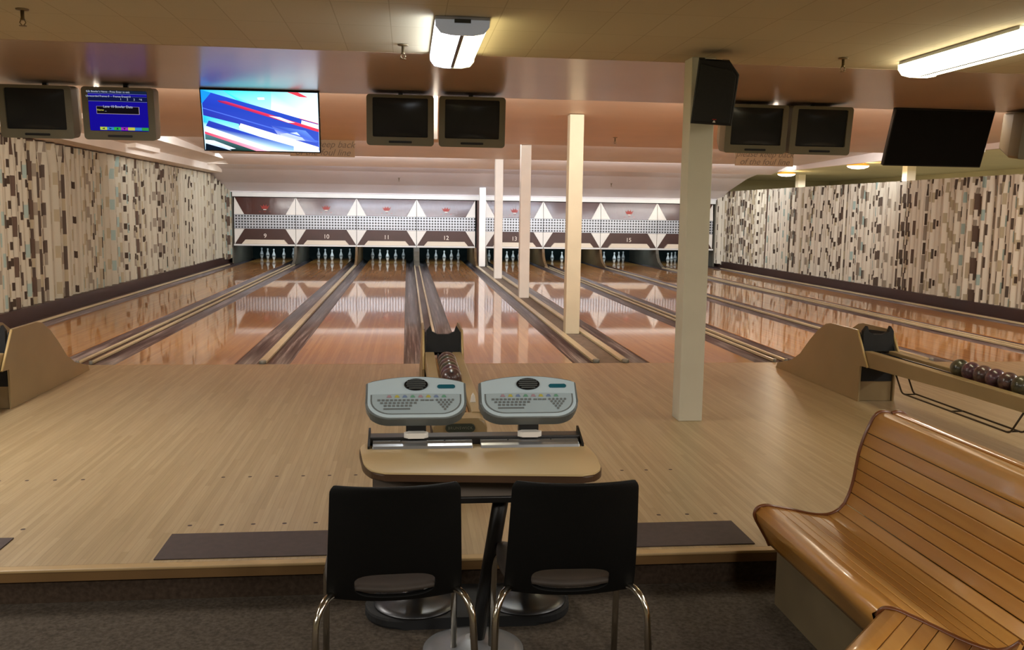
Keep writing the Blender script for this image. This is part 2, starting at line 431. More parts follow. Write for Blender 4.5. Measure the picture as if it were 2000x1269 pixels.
# stepped soffit along the left wall, above the curtain
pts = [(-4.28, 2.75), (-4.28, 2.533), (-4.75, 2.455), (-4.75, 2.315), (-5.22, 2.30), (-5.22, 2.75)]
struct('ceiling_soffit_left', prism_y(pts, .05, 13.6), M['soffit'])
struct('ceiling_soffit_left_end', prism_y([(-4.75, 2.75), (-4.75, 2.315), (-5.22, 2.30), (-5.22, 2.75)], 13.6, 14.7), M['soffit'])
# side room beyond the right hand curtain
struct('ceiling_side_room', bx(8.52, XR, 0, 20.6, 2.60, 2.66), M['wall_green'])
struct('trim_side_soffit', bx(8.5, 8.56, 0, 17, 2.5, 2.80), M['pink'])

# lane bed floor under everything at lane level
LW, GA, GB, GC = 1.067, .5729, .5152, .7731
L = {}
L[11] = (-GA/2-LW, -GA/2); L[12] = (GA/2, GA/2+LW)
L[10] = (L[11][0]-GB-LW, L[11][0]-GB); L[9] = (L[10][0]-GA-LW, L[10][0]-GA)
L[13] = (L[12][1]+GC, L[12][1]+GC+LW); L[14] = (L[13][1]+GA, L[13][1]+GA+LW)
L[15] = (L[14][1]+GB, L[14][1]+GB+LW); L[16] = (L[15][1]+GA, L[15][1]+GA+LW)
YE = 19.55
struct('floor_lane_bed', bx(XL, 8.7, 0, 20.5, CARPET, -.085), M['riser'])
lane_where = {9: 'between the left curtain and lane ten', 10: 'ending under the number ten', 11: 'ending under the number eleven',
              12: 'ending under the number twelve', 13: 'just right of the row of pillars', 14: 'second to the right of the pillars',
              15: 'ending under the number fifteen', 16: 'beside the right hand curtain'}
for n, (a, b) in L.items():
    single('bowling_lane', bx(a, b, .002, YE, -.084, 0, bev=.002, seg=1), M['lane'],
           'glossy orange maple bowling lane '+lane_where[n], 'bowling lane', 'bowling lanes', ((a+b)/2, 0, -.084))
    for s, side in ((-1, 'left'), (1, 'right')):
        x0 = a-.199 if s < 0 else b+.001
        x1 = a-.001 if s < 0 else b+.199
        bm = bmesh.new(); N = 8; prof = []
        for k in range(N+1):
            q = k/N; prof.append((x0+(x1-x0)*q, -.006-.07*math.sin(PI*q)**.8))
        ys = [.004, 4, 8, 12, 16, YE]
        g = [[bm.verts.new((px, yy, pz)) for px, pz in prof] for yy in ys]
        for i in range(len(ys)-1):
            for k in range(N):
                f = bm.faces.new((g[i][k], g[i][k+1], g[i+1][k+1], g[i+1][k])); f.smooth = True
        lo = [[bm.verts.new((px, yy, -.084)) for px in (x0, x1)] for yy in (ys[0], ys[-1])]
        bm.faces.new([lo[0][0], lo[0][1]] + g[0][::-1])
        bm.faces.new([lo[1][1], lo[1][0]] + g[-1])
        who = {9: 'the lane beside the left curtain', 16: 'the lane beside the right curtain', 13: 'the lane just right of the pillars',
               14: 'the second lane right of the pillars', 10: 'lane ten', 11: 'lane eleven', 12: 'lane twelve', 15: 'lane fifteen'}[n]
        single('lane_gutter', bm, M['gutter'], 'scuffed brown gutter along the %s edge of %s' % (side, who), 'gutter', 'lane gutters', ((x0+x1)/2, 0, -.084))

# dividers between gutters: base, light wooden cap rails, metal end cap
def divider(label, x0, x1, caps, channel=None, y0=.03, y1=15.74, ends=True):
    r = thing('lane_divider', label, 'lane divider', ((x0+x1)/2, y0, -.084), group='dividers between the lanes')
    obj('divider_base', bx(x0+.001, x1-.001, y0, y1, -.084, -.005), channel or M['skirt'], r)
    for (a, b) in caps:
        bm = bx(a, b, y0+.05, y1, -.005, .022, bev=.006)
        obj('cap_rail', bm, M['cap_wood'], r)
        if ends:
            e = bmesh.new(); rr = min(.034, (b-a)/2); lathe(e, [(rr*.9, -.006), (rr, .0), (rr, .026), (rr*.85, .032)], ((a+b)/2, y0+.02, 0), 16)
            obj('end_cap', e, M['cap_steel'], r)
    return r
def gapx(a, b): return L[a][1]+.2, L[b][0]-.2
x0, x1 = gapx(9, 10);  divider('twin rail wooden lane divider behind the left ball return', x0, x1, [(x0+.012, x0+.043), (x1-.043, x1-.012)])
x0, x1 = gapx(10, 11); divider('single rail wooden lane divider between lanes ten and eleven', x0, x1, [(x0+.02, x1-.02)])
x0, x1 = gapx(11, 12); divider('twin rail wooden lane divider behind the centre ball return', x0, x1, [(x0+.012, x0+.043), (x1-.043, x1-.012)])
x0, x1 = gapx(12, 13); divider('wide grey channel divider with two wooden rails carrying the pillars', x0, x1, [(x0+.002, x0+.078), (x1-.078, x1-.002)], M['channel'])
x0, x1 = gapx(13, 14); divider('twin rail wooden lane divider behind the right ball return', x0, x1, [(x0+.012, x0+.043), (x1-.043, x1-.012)])
x0, x1 = gapx(14, 15); divider('single rail lane divider along the left side of lane fifteen', x0, x1, [(x0+.035, x1-.035)])
x0, x1 = gapx(15, 16); divider('twin rail lane divider along the right side of lane fifteen', x0, x1, [(x0+.012, x0+.043), (x1-.043, x1-.012)])
divider('single wooden rail at the foot of the left curtain', L[9][0]-.28, L[9][0]-.2, [(L[9][0]-.265, L[9][0]-.215)])
divider('single wooden rail at the foot of the right curtain', L[16][1]+.2, L[16][1]+.28, [(L[16][1]+.215, L[16][1]+.265)])
# skirtings under the curtains
struct('baseboard_left', bx(-5.2, -4.865, .3, 17.2, CARPET, .0), M['skirt'])
struct('baseboard_left_wall', bx(-5.2, -5.0, .3, 17.2, 0, .17), M['skirt'])
struct('baseboard_right', bx(8.345, 8.72, .3, 17.2, CARPET, .0), M['skirt'])
struct('baseboard_right_wall', bx(8.5, 8.72, .3, 17.2, 0, .17), M['skirt'])

# ------------------------------------------------------------------ pillars
PX0, PX1 = 1.655, 1.825
pl = [(-2.54, 2.51, 0.0, 'pillar_a', 'nearest square cream pillar, standing on the approach and carrying the speaker'),
      (2.20, 2.61, -.005, 'pillar_b', 'second pillar, lit tan, standing in the divider channel nearest the foul line'),
      (6.90, 2.75, -.005, 'pillar_w', 'third pillar, lit white, halfway down the row between the lanes'),
      (11.50, 2.75, -.005, 'pillar_w', 'fourth pillar, lit white, thin and far down the divider channel'),
      (15.92, 2.09, -.005, 'pillar_w', 'fifth and shortest pillar, lit white, right in front of the masking boards')]
for y, zt, zb, m, lab in pl:
    bm = bx(PX0, PX1, y, y+.17, zb, zt, bev=.006)
    o = single('pillar', bm, M[m], lab, 'pillar', 'row of square pillars', (1.74, y+.085, zb)); o['kind'] = 'thing'
for y, lab in ((15.9, 'white pillar beyond the right curtain, left of the two'), (10.3, 'white pillar beyond the right curtain, under the dark television')):
    o = single('pillar', bx(10.45, 10.65, y, y+.2, CARPET, 2.6), M['pillar_w'], lab, 'pillar', 'pillars beyond the right curtain', (10.55, y, CARPET)); o['kind'] = 'thing'

# ------------------------------------------------------------------ curtains
def curtain(name, label, path, ztop, zbot, m, wave=.36, amp=.042, sign=1):
    P = [Vector((x, y, 0)) for x, y in path]; cum = [0]
    for a, b in zip(P, P[1:]): cum.append(cum[-1]+(b-a).length)
    total = cum[-1]; n = int(total/.016); rows = 14
    bm = bmesh.new(); uvl = bm.loops.layers.uv.new('UVMap'); grid = []; us = []
    for i in range(n+1):
        s = total*i/n; k = 0
        while k < len(P)-2 and s > cum[k+1]: k += 1
        q = (s-cum[k])/(cum[k+1]-cum[k]); p = P[k]*(1-q)+P[k+1]*q; d = (P[k+1]-P[k]).normalized()
        nn = Vector((d.y, -d.x, 0))*sign; col = []; us.append(s*1.25)
        zt = ztop(p.y); zb = zbot(p.y)+.012*math.sin(s*9)+.008*math.sin(s*23)
        for j in range(rows+1):
            v = j/rows; z = zb+(zt-zb)*v
            ph = 2*PI*s/wave + .35*math.sin(s*1.7) + (.9*max(0, v-.85)/.15)
            a = amp*(.7+.3*math.sin(s*2.3))*(1 if v < .86 else 1.25)
            w = .75*a*math.sin(ph)+.3*a*math.sin(2.13*ph+1+v)+.013*math.sin(2*PI*s/.118+1.3*math.sin(s*2.1))*(1 if v < .86 else .3)
            col.append(bm.verts.new((p.x+nn.x*w, p.y+nn.y*w, z)))
        grid.append(col)
    for i in range(n):
        for j in range(rows):
            f = bm.faces.new((grid[i][j], grid[i+1][j], grid[i+1][j+1], grid[i][j+1])); f.smooth = True
            for lp, (a, b) in zip(f.loops, ((i, j), (i+1, j), (i+1, j+1), (i, j+1))):
                lp[uvl].uv = (us[a], grid[a][b].co.z)
    return single(name, bm, m, label, 'curtain', 'patterned side curtains', (path[0][0], path[0][1], zbot(path[0][1])))
def z_panel4(y): return 2.12+(15.95-y)*.1644
cl = curtain('patterned_curtain', 'long cream curtain with brown and teal dashes hung down the left wall', [(-5.07, 1.2), (-5.07, 15.6), (-4.98, 16.3), (-4.87, 16.75)],
        lambda y: min(2.285, z_panel4(y)-.02), lambda y: .12, M['curtain_l'], sign=-1)
cr_ = curtain('patterned_curtain', 'long cream curtain with brown dashes on the low partition at the right', [(8.36, 16.75), (8.45, 16.45), (8.58, 16.1), (8.58, 1.0)],
        lambda y: 2.11 if y < 16.3 else 2.11-(y-16.3)*.35, lambda y: .09, M['curtain_r'], sign=-1)
single('curtain_rail', bx(8.685, 8.719, .8, 16.2, 2.085, 2.115), M['skirt'], 'dark rail along the top of the right hand curtain', 'rail', origin=(8.70, .8, 2.085))
single('curtain_track', bx(-5.19, -5.10, .4, 14.5, 2.285, 2.302), M['skirt'], 'dark track holding the left hand curtain under the soffit', 'rail', origin=(-5.15, .4, 2.285))

# ------------------------------------------------------------------ masking units, pits, pins
YM = 16.6
units = {9: (-4.83, -3.221), 10: (-3.221, -1.611), 11: (-1.611, 0), 12: (0, 1.60), 13: (1.88, 3.479), 14: (3.479, 5.09), 15: (5.09, 6.70), 16: (6.70, 8.31)}
single('masking_beam', bx(-4.86, 8.36, YM-.03, YM+.08, 1.762, 1.878, bev=.005), M['beam_white'],
       'long white beam across the top of the masking boards', 'beam', origin=(1.7, YM, 1.762))['kind'] = 'thing'
single('masking_filler', bx(1.637, 1.843, YM+.02, YM+.06, .0, 1.76), M['brown_panel'], 'narrow dark brown filler board between the masking of lanes twelve and thirteen', 'panel', origin=(1.74, YM, .2))
mask_label = {9: 'brown and white masking board numbered nine, next to the left curtain', 10: 'brown and white masking board numbered ten',
  11: 'brown and white masking board numbered eleven', 12: 'brown and white masking board numbered twelve', 13: 'brown and white masking board numbered thirteen, behind the thin white-lit pillars',
  14: 'brown and white masking board half hidden by the tan-lit pillar', 15: 'brown and white masking board numbered fifteen', 16: 'brown and white masking board mostly behind the nearest pillar'}
for n, (a, b) in units.items():
    a += .006; b -= .006; c = (a+b)/2
    r = thing('masking_unit', mask_label[n], 'masking board', (c, YM, .45), group='row of masking boards')
    def slab(name, pts, m, y0=YM, y1=YM+.03, lean=0, par=r):
        f0 = lambda p: (p[0], y0+lean*(p[1]-1.29), p[1]); f1 = lambda p: (p[0], y1+lean*(p[1]-1.29), p[1])
        return obj(name, prism(bmesh.new(), pts, f0, f1), m, par)
    lean = .13
    up = slab('upper_panel', [(a+.012, 1.745), (b-.012, 1.745), (b-.262, 1.295), (a+.262, 1.295)], M['brown_gloss'], lean=lean)
    slab('upper_triangle', [(a, 1.745), (a+.008, 1.745), (a+.258, 1.295), (a, 1.295)], M['white_panel'], YM-.004, YM+.03, lean)
    slab('upper_triangle', [(b, 1.745), (b, 1.295), (b-.258, 1.295), (b-.008, 1.745)], M['white_panel'], YM-.004, YM+.03, lean)
    slab('perforated_grille', [(a, 1.289), (b, 1.289), (b, .919), (a, .919)], M['perf'])
    lo = slab('lower_panel', [(a+.268, .912), (b-.268, .912), (b-.014, .51), (a+.014, .51)], M['brown_panel'])
    slab('lower_triangle', [(a, .912), (a+.262, .912), (a+.008, .51), (a, .51)], M['white_panel'], YM-.004, YM+.03)
    slab('lower_triangle', [(b, .912), (b, .51), (b-.008, .51), (b-.262, .912)], M['white_panel'], YM-.004, YM+.03)
    slab('hood', [(c-.60, .512), (c-.50, .628), (c+.50, .628), (c+.60, .512)], M['cream'], YM-.10, YM-.002)
    obj('bottom_rail', bx(a, b, YM-.11, YM+.03, .466, .508, bev=.004), M['beam_white'], r)
    # crown emblem on the upper panel
    s = .13; z0 = 1.49; yy = YM+lean*(z0-1.29)-.004
    cp = [(-.9, .55), (-.45, .1), (-.28, .75), (0, .2), (.28, .75), (.45, .1), (.9, .55), (.55, -.45), (-.55, -.45)]
    e = obj('crown_emblem', prism_y([(c+px*s, z0+pz*s*.75) for px, pz in cp], yy-.004, yy+.004), M['red'], up)
    obj('crown_base', prism_y([(c-.34*s, z0-.40*s), (c+.34*s, z0-.40*s), (c+.28*s, z0-.56*s), (c-.28*s, z0-.56*s)], yy-.007, yy), M['emblem_white'], up)
    for dx in (-.13, 0, .13): obj('emblem_dot', prism_y([(c+dx-.022, 1.375), (c+dx+.022, 1.375), (c+dx+.022, 1.365), (c+dx-.022, 1.365)], YM+lean*.08-.006, YM+lean*.08), M['red'], up)
    obj('lane_number', text_xz(str(n), .16, c, YM-.004, .725, extrude=.003), M['emblem_white'], lo)
# pit shell
struct('wall_pit', bx(-4.86, 8.36, 19.75, 19.8, -.3, 2.0), M['pit'])
struct('ceiling_pit', bx(-4.86, 8.36, YM+.1, 19.8, .95, .98), M['pit'])
struct('wall_pit_side_left', bx(-4.9, -4.86, YM+.05, 19.8, -.1, 1.85), M['kick'])
struct('wall_pit_side_right', bx(8.36, 8.4, YM+.05, 19.8, -.1, 1.85), M['kick'])
def kick(label, x, w, m):
    prof = [(15.75, .0), (16.0, .055), (16.25, .13), (16.40, .24), (16.48, .36), (16.52, .463), (19.6, .463), (19.6, -.08), (15.75, -.005)]
    single('kickback', prism_x([(y, max(z, -.08)) for y, z in prof], x-w/2, x+w/2), m, label, 'kickback', 'kickback walls between the pin pits', (x, 16.6, -.08))
for k, x, w, m in ((0, -3.221, .07, 'kick'), (1, -1.611, .06, 'kick_wood'), (2, 0, .15, 'kick'), (3, 1.60, .06, 'kick_wood'), (4, 1.88, .06, 'kick'), (5, 3.479, .07, 'kick_wood'), (6, 5.09, .06, 'kick_wood'), (7, 6.70, .08, 'kick')):
    kick(['curved tan kickback between the pin pits of lanes nine and ten', 'wooden kickback between the pin pits of lanes ten and eleven', 'wide grey kickback between the pin pits of lanes eleven and twelve',
          'wooden kickback at the right of the lane twelve pit', 'tan kickback at the left of the lane thirteen pit', 'wooden kickback right of the lane thirteen pit', 'wooden kickback at the left of the lane fifteen pit', 'curved tan kickback at the right of the lane fifteen pit'][k], x, w, M[m])
# five pins per lane
pp = [(0.018, 0), (.030, .004), (.036, .045), (.048, .085), (.052, .115), (.050, .14), (.040, .175), (.026, .21), (.019, .235), (.0185, .25), (.024, .275), (.0265, .29), (.022, .306), (.010, .314), (.002, .315)]
bm = lathe(bmesh.new(), pp, seg=20); pin_me = bpy.data.meshes.new('pin_body'); bm.to_mesh(pin_me); bm.free(); pin_me.materials.append(M['pin'])
bm = lathe(bmesh.new(), [(.049, .088), (.0535, .092), (.056, .108), (.0555, .122), (.051, .128)], seg=20, cap=False)
band_me = bpy.data.meshes.new('rubber_band'); bm.to_mesh(band_me); bm.free(); band_me.materials.append(M['pin_band'])
where = [('front centre', 0, 18.29), ('inner left', -.2286, 18.686), ('inner right', .2286, 18.686), ('outer left', -.457, 19.08), ('outer right', .457, 19.08)]
lane_name = {9: 'lane nine', 10: 'lane ten', 11: 'lane eleven', 12: 'lane twelve', 13: 'lane thirteen',
             14: 'the second lane right of the pillars', 15: 'lane fifteen', 16: 'the lane beside the right curtain'}
for n, (a, b) in L.items():
    for w, dx, y in where:
        o = bpy.data.objects.new('bowling_pin', pin_me); COL.objects.link(o); o.location = ((a+b)/2+dx, y, .0)
        tag(o, 'white bowling pin, %s of the five on %s' % (w, lane_name[n]), 'bowling pin', 'five pins on '+lane_name[n])
        q = bpy.data.objects.new('rubber_band', band_me); COL.objects.link(q); q.parent = o

# ------------------------------------------------------------------ ball returns
def ball_return(label, xc):
    r = thing('ball_return', label, 'ball return', (xc, -1.5, 0), group='ball returns on the approach')
    w = .152
    prof = [(-.27, .0), (-.30, .05), (-.62, .124), (-.80, .21), (-.98, .36), (-1.13, .47), (-1.29, .548), (-1.38, .562), (-1.84, .565), (-2.03, .29), (-1.92, .29), (-1.92, .0)]
    for s in (-1, 1):
        x0, x1 = (xc-w, xc-w+.014) if s < 0 else (xc+w-.014, xc+w)
        p = obj('side_panel', prism_x(prof, x0, x1, bev=.003), M['tan_metal'], r)
        e = tube(bmesh.new(), [(xc+s*(w-.007), -1.842, .56), (xc+s*(w-.007), -2.03, .292)], .009, 8)
        obj('edge_strip', e, M['tan_light'], p)
    top = [(-.62, .11), (-.80, .18), (-.98, .30), (-1.15, .38), (-1.45, .40), (-1.45, .37), (-1.15, .35), (-.98, .27), (-.62, .09)]
    obj('hood_cover', prism_x(top, xc-w+.014, xc+w-.014), M['tan_metal'], r)
    flap = [(xc-.125, .40), (xc+.125, .40), (xc+.125, .56), (xc+.10, .60), (xc+.085, .555), (xc+.04, .535), (xc-.04, .535), (xc-.08, .555), (xc-.095, .60), (xc-.125, .56)]
    obj('rubber_flap', prism_y(flap, -1.90, -1.86), M['black_rubber'], r)
    for s in (-1, 1):
        lin_ = prism_x([(-1.46, .52), (-1.85, .545), (-1.93, .40), (-1.46, .30)], xc+s*.136, xc+s*.126)
        obj('liner_pad', lin_, M['black_rubber'], r)
    obj('lower_box', bx(xc-.13, xc+.13, -1.90, -.7, .002, .16), M['tan_metal'], r)
    obj('dark_recess', bx(xc-.128, xc+.128, -1.905, -1.5, .16, .285), M['black_rubber'], r)
    # trough: two side beams, orange bed, two rails
    bed = obj('trough', bx(xc-.064, xc+.064, -4.05, -1.87, .335, .375), M['trough_wood'], r)
    for s in (-1, 1):
        pts = [(-1.95, .41), (-4.07, .42), (-4.07, .335), (-3.2, .325), (-1.95, .285)]
        obj('side_beam', prism_x(pts, xc+s*.066, xc+s*.134, bev=.006), M['tan_metal'], r)
        obj('track_rail', tube(bmesh.new(), [(xc+s*.036, -1.9, .384), (xc+s*.036, -4.04, .391)], .009, 8), M['dark_metal'], bed)
    obj('support_post', bx(xc-.06, xc+.06, -4.00, -3.90, .0, .34, bev=.005), M['tan_metal'], r)
    endp = rrect(xc-.136, xc+.136, .295, .415, .045)
    end = obj('end_pedestal', prism_y([p for p in endp], -4.20, -4.06, bev=.012), M['tan_metal'], r)
    pq = obj('name_plaque', prism_y(rrect(xc-.075, xc+.075, .345, .388, .02), -4.212, -4.20, bev=.003), M['plaque'], end)
    obj('plaque_lettering', text_xz('BRUNSWICK', .0195, xc, -4.214, .367, extrude=.001, spacing=1.15), M['lettering'], end)
    # wire foot rack hung under the beam
    bm = bmesh.new()
    for xa, xb in ((xc-.12, xc-.128), (xc-.03, xc-.04)):
        tube(bm, round_path([(xa, -2.40, .31), (xb, -2.52, .185), (xb, -3.74, .185), (xa, -3.84, .335)], .03), .006, 8)
    for y in (-2.56, -3.13, -3.70): tube(bm, [(xc-.128, y, .185), (xc-.04, y, .185)], .005, 8)
    obj('wire_rack', bm, M['wire'], r)
    return r
ball_return('tan ball return with a row of dark balls, right of the nearest pillar', 3.452)
rc = ball_return('tan ball return in the centre behind the two scoring consoles', 0.012)
obj('white_tag', prism_y([(.088, .419), (.118, .419), (.112, .455), (.103, .47), (.094, .455)], -3.83, -3.81, bev=.002), M['white_plastic'], rc)
ball_return('tan ball return cut off by the left edge of the view', -3.221)
for k, s in enumerate((-1,)):
    pass
def ball(x, y, z, m, label, group, rx):
    bm = bmesh.new(); bmesh.ops.create_uvsphere(bm, u_segments=28, v_segments=18, radius=.0635)
    for f in bm.faces: f.smooth = True
    o = obj('bowling_ball', bm, m); o.location = (x, y, z); o.rotation_euler = (rx, rx*1.7, rx*.6)
    tag(o, label, 'bowling ball', group)
ordn = ['first', 'second', 'third', 'fourth', 'fifth', 'sixth', 'seventh']
bz = .4505
for k in range(6):
    ball(3.452, -3.0-.1275*k, bz, M[['ball2', 'ball3', 'ball1', 'ball3', 'ball1', 'ball2'][k]],
         'dark swirled bowling ball, %s from the hood on the right hand ball return' % ordn[k], 'balls on the right return', k*1.3)
for k in range(6):
    ball(.012, -2.62-.1275*k, bz, M[['ball1', 'ball2', 'ball1', 'ball2', 'ball3', 'ball1'][k]],
         'dark swirled bowling ball, %s from the hood on the centre ball return' % ordn[k], 'balls on the centre return', k*1.1+.4)

# ------------------------------------------------------------------ mats on the approach edge
single('rubber_mat', bx(-1.297, -.33, -4.954, -4.648, .0008, .005, bev=.001, seg=1), M['mat'], 'dark brown mat on the approach edge behind the left chair', 'mat', 'approach mats', (-.8, -4.8, .0008))
single('rubber_mat', bx(.33, 1.285, -4.954, -4.648, .0008, .005, bev=.001, seg=1), M['mat'], 'dark brown mat on the approach edge between the right chair and the bench', 'mat', 'approach mats', (.8, -4.8, .0008))
single('rubber_mat', bx(-4.55, -1.965, -4.954, -4.648, .0008, .005, bev=.001, seg=1), M['mat'], 'dark brown mat cut off at the left edge of the view', 'mat', 'approach mats', (-3.2, -4.8, .0008))

# ------------------------------------------------------------------ scoring table
TZ = .60
T = thing('scoring_table', 'beige scoring table with dark edge standing behind the two black chairs', 'table', (-.01, -5.4, CARPET))
def outline(grow=0):
    # rounded trapezoid: narrower and rounder at the front
    ctl = [(-.40-grow, -5.385+grow), (-.425-grow, -5.47), (-.40-grow, -5.70-grow*.4), (-.36, -5.80-grow), (.345, -5.87-grow), (.395+grow, -5.80-grow*.3), (.412+grow, -5.62), (.395+grow, -5.385+grow)]
    return [(p.x, p.y) for p in round_path([Vector((a, b, 0)) for a, b in [ctl[0]]+ctl[1:-1]+[ctl[-1]]], .07, 6)]
top = obj('tabletop', prism_z(outline(), TZ-.006, TZ, bev=.002), M['laminate'], T)
obj('edge_band', prism_z(outline(.003), TZ-.029, TZ-.006, bev=.004), M['table_edge'], top)
obj('apron', bx(-.37, .34, -5.72, -5.70, TZ-.112, TZ-.029), M['apron'], T)
obj('cross_bar', bx(-.37, .34, -5.73, -5.69, TZ-.135, TZ-.112, bev=.004), M['dark_metal'], T)
bm = prism_z([(x, y) for x, y in rrect(-.42, .40, -5.365, -5.045, .155, 8)], CARPET, CARPET+.045, bev=.012)
base = obj('base_plate', bm, M['black_rubber'], T)
for x in (-.22, .22):
    obj('base_disc', lathe(bmesh.new(), [(.165, .0), (.165, .006), (.13, .012), (.06, .03), (.045, .05)], (x, -5.21, CARPET+.045), 40), M['steel_shaded'], base)
    obj('column', tube(bmesh.new(), [(x, -5.21, CARPET+.05), (x, -5.43, TZ-.03)], .032, 18), M['dark_metal'], T)
foot = obj('chrome_foot', lathe(bmesh.new(), [(.185, .0), (.185, .006), (.15, .016), (.07, .032), (.03, .05)], (-.012, -5.54, CARPET), 48), M['foot_steel'], T)
obj('slanted_leg', tube(bmesh.new(), [(.0, -5.54, CARPET+.03), (.088, -5.66, TZ-.03)], .028, 18), M['dark_metal'], T)
# dark console rail on the back of the table top, with aluminium strips
rail = obj('console_rail', bx(-.395, .385, -5.45, -5.38, TZ, TZ+.03, bev=.004), M['dark_metal'], T)
for a, b in ((-.378, -.018), (.012, .375)):
    s = obj('aluminium_strip', prism_x([(-5.505, TZ), (-5.452, TZ), (-5.452, TZ+.020), (-5.468, TZ+.020), (-5.475, TZ+.013), (-5.50, TZ+.009)], a, b, bev=.0015), M['alu'], rail)
    bm = bmesh.new()
    for q in (.28, .72):
        bmesh.ops.create_uvsphere(bm, u_segments=8, v_segments=6, radius=.0035, matrix=Matrix.Translation((a+(b-a)*q, -5.466, TZ+.019)))
    obj('screw', bm, M['dark_metal'], s)
for s, x in ((-1, -.392), (1, .388)):
    obj('end_bracket', prism_x([(-5.50, TZ), (-5.38, TZ), (-5.38, TZ+.05), (-5.40, TZ+.045), (-5.50, TZ+.01)], x-.004, x+.004), M['dark_metal'], rail)

# ------------------------------------------------------------------ scoring consoles
def console(label, xc, cool):
    """face lies in local XZ, normal -Y; the whole head is tilted back on its stand"""
    r = thing('scoring_console', label, 'console', (xc, -5.415, TZ+.03), group='scoring consoles on the table')
    obj('stand', bx(-.037, .037, -.02, .02, 0, .085, bev=.004), M['black_gloss'], r, shift=False)
    obj('cable_cover', prism_z(rrect(-.044, .044, -.062, -.022, .016), .0005, .020, bev=.005), M['white_plastic'], r, shift=False)
    head = bpy.data.objects.new('head_pivot', None)
    tilt = math.radians(-41); zc = .126
    Mx = Matrix.Translation((0, .0, zc)) @ Matrix.Rotation(tilt, 4, 'X')
    bpy.data.objects.remove(head)
    W, Htop, Hb = .1845, .098, -.098
    def shape(k=1.0, dz=0):
        pts = []
        for i in range(17):            # arched top edge
            u = -1+2*i/16; pts.append((W*k*u, (.072+.026*(1-u*u))*k+dz))
        for i in range(11):            # rounded lower right corner
            a = -PI/2*i/10; pts.append((W*k*(.52+.48*math.cos(a)), (-.012+.068*math.sin(a))*k+dz))
        for i in range(11):
            a = -PI/2-PI/2*i/10; pts.append((W*k*(-.52+.48*math.cos(a)), (-.012+.068*math.sin(a))*k+dz))
        return pts
    def emit(name, bm, m, par=r):
        bm.transform(Mx); return obj(name, bm, m, par, shift=False)
    body = emit('housing', prism_y(shape(), -.012, .040, bev=.010), M['console_grey'])
    for p in body.data.polygons: p.use_smooth = False
    face = emit('face_plate', prism_y([(x, z) for x, z in shape(.955, .001)], -.0155, -.011, bev=.0015), M['console_silver'])
    pad = []
    for i in range(9): u = -1+2*i/8; pad.append((.160*u, .028+.004*(1-u*u)))
    for i in range(9): a = -PI/2*i/8; pad.append((.16*(.55+.45*math.cos(a)), .004+.054*math.sin(a)))
    for i in range(9): a = -PI/2-PI/2*i/8; pad.append((.16*(-.55+.45*math.cos(a)), .004+.054*math.sin(a)))
    pad = [(x, z-.010) for x, z in pad]
    ring = emit('keypad_surround', prism_y([(x*1.035, z*1.05) for x, z in pad], -.0165, -.014), M['key_grey'])
    kp = emit('keypad', prism_y(pad, -.0185, -.015, bev=.001), M['console_pad'])
    el = [(.044*math.cos(2*PI*k/28), .060+.0245*math.sin(2*PI*k/28)) for k in range(28)]
    g = emit('speaker_grille', prism_y(el, -.021, -.014, bev=.002), M['black_gloss'])
    bm = bmesh.new()
    for k in range(5):
        z = .060+(k-2)*.0085; hw = .036*math.sqrt(max(.05, 1-((k-2)/2.9)**2)); box(bm, -hw, hw, -.024, -.021, z-.0015, z+.0015)
    emit('grille_slat', bm, M['console_grey'], g)
    emit('badge', prism_y(rrect(.078, .144, .044, .060, .0075), -.0185, -.015, bev=.001), M['teal'])
    for k in range(8):
        x = -.098+k*.0285
        bm = prism_y([(x-.009, .005), (x+.009, .005), (x+.004, .015), (x-.004, .015)], -.0205, -.018)
        emit('color_button', bm, M[['b_pink', 'b_yellow', 'b_blue', 'b_green'][k % 4]], kp)
    bm = bmesh.new()
    for row, (n, xs) in enumerate(((10, -.135), (9, -.125), (7, -.112))):
        for k in range(n):
            x = xs+k*.0152; z = -.006-row*.0115; box(bm, x-.005, x+.005, -.0205, -.018, z-.0038, z+.0038)
    box(bm, -.118, -.022, -.0205, -.018, -.045, -.039)
    for k in range(3): box(bm, .016+k*.017, .029+k*.017, -.0205, -.018, -.0095, -.0035)
    for row, n in enumerate((5, 4, 3, 2, 1)):
        for k in range(n):
            x = .105+(k-(n-1)/2)*.0145; z = -.006-row*.0095
            lathe(bm, [(.0048, 0), (.0048, .0025)], (0, 0, 0), 8)
            vs = bm.verts[-16:] if False else list(bm.verts)[-16:]
            bmesh.ops.rotate(bm, verts=vs, cent=(0, 0, 0), matrix=Matrix.Rotation(PI/2, 3, 'X'))
            bmesh.ops.translate(bm, verts=vs, vec=(x, -.018, z))
    emit('keys', bm, M['key_grey'], kp)
    return r
console('silver grey scoring console with keypad, left of the two on the table', -.222, True)
console('silver grey scoring console with keypad, right of the two on the table', .195, False)

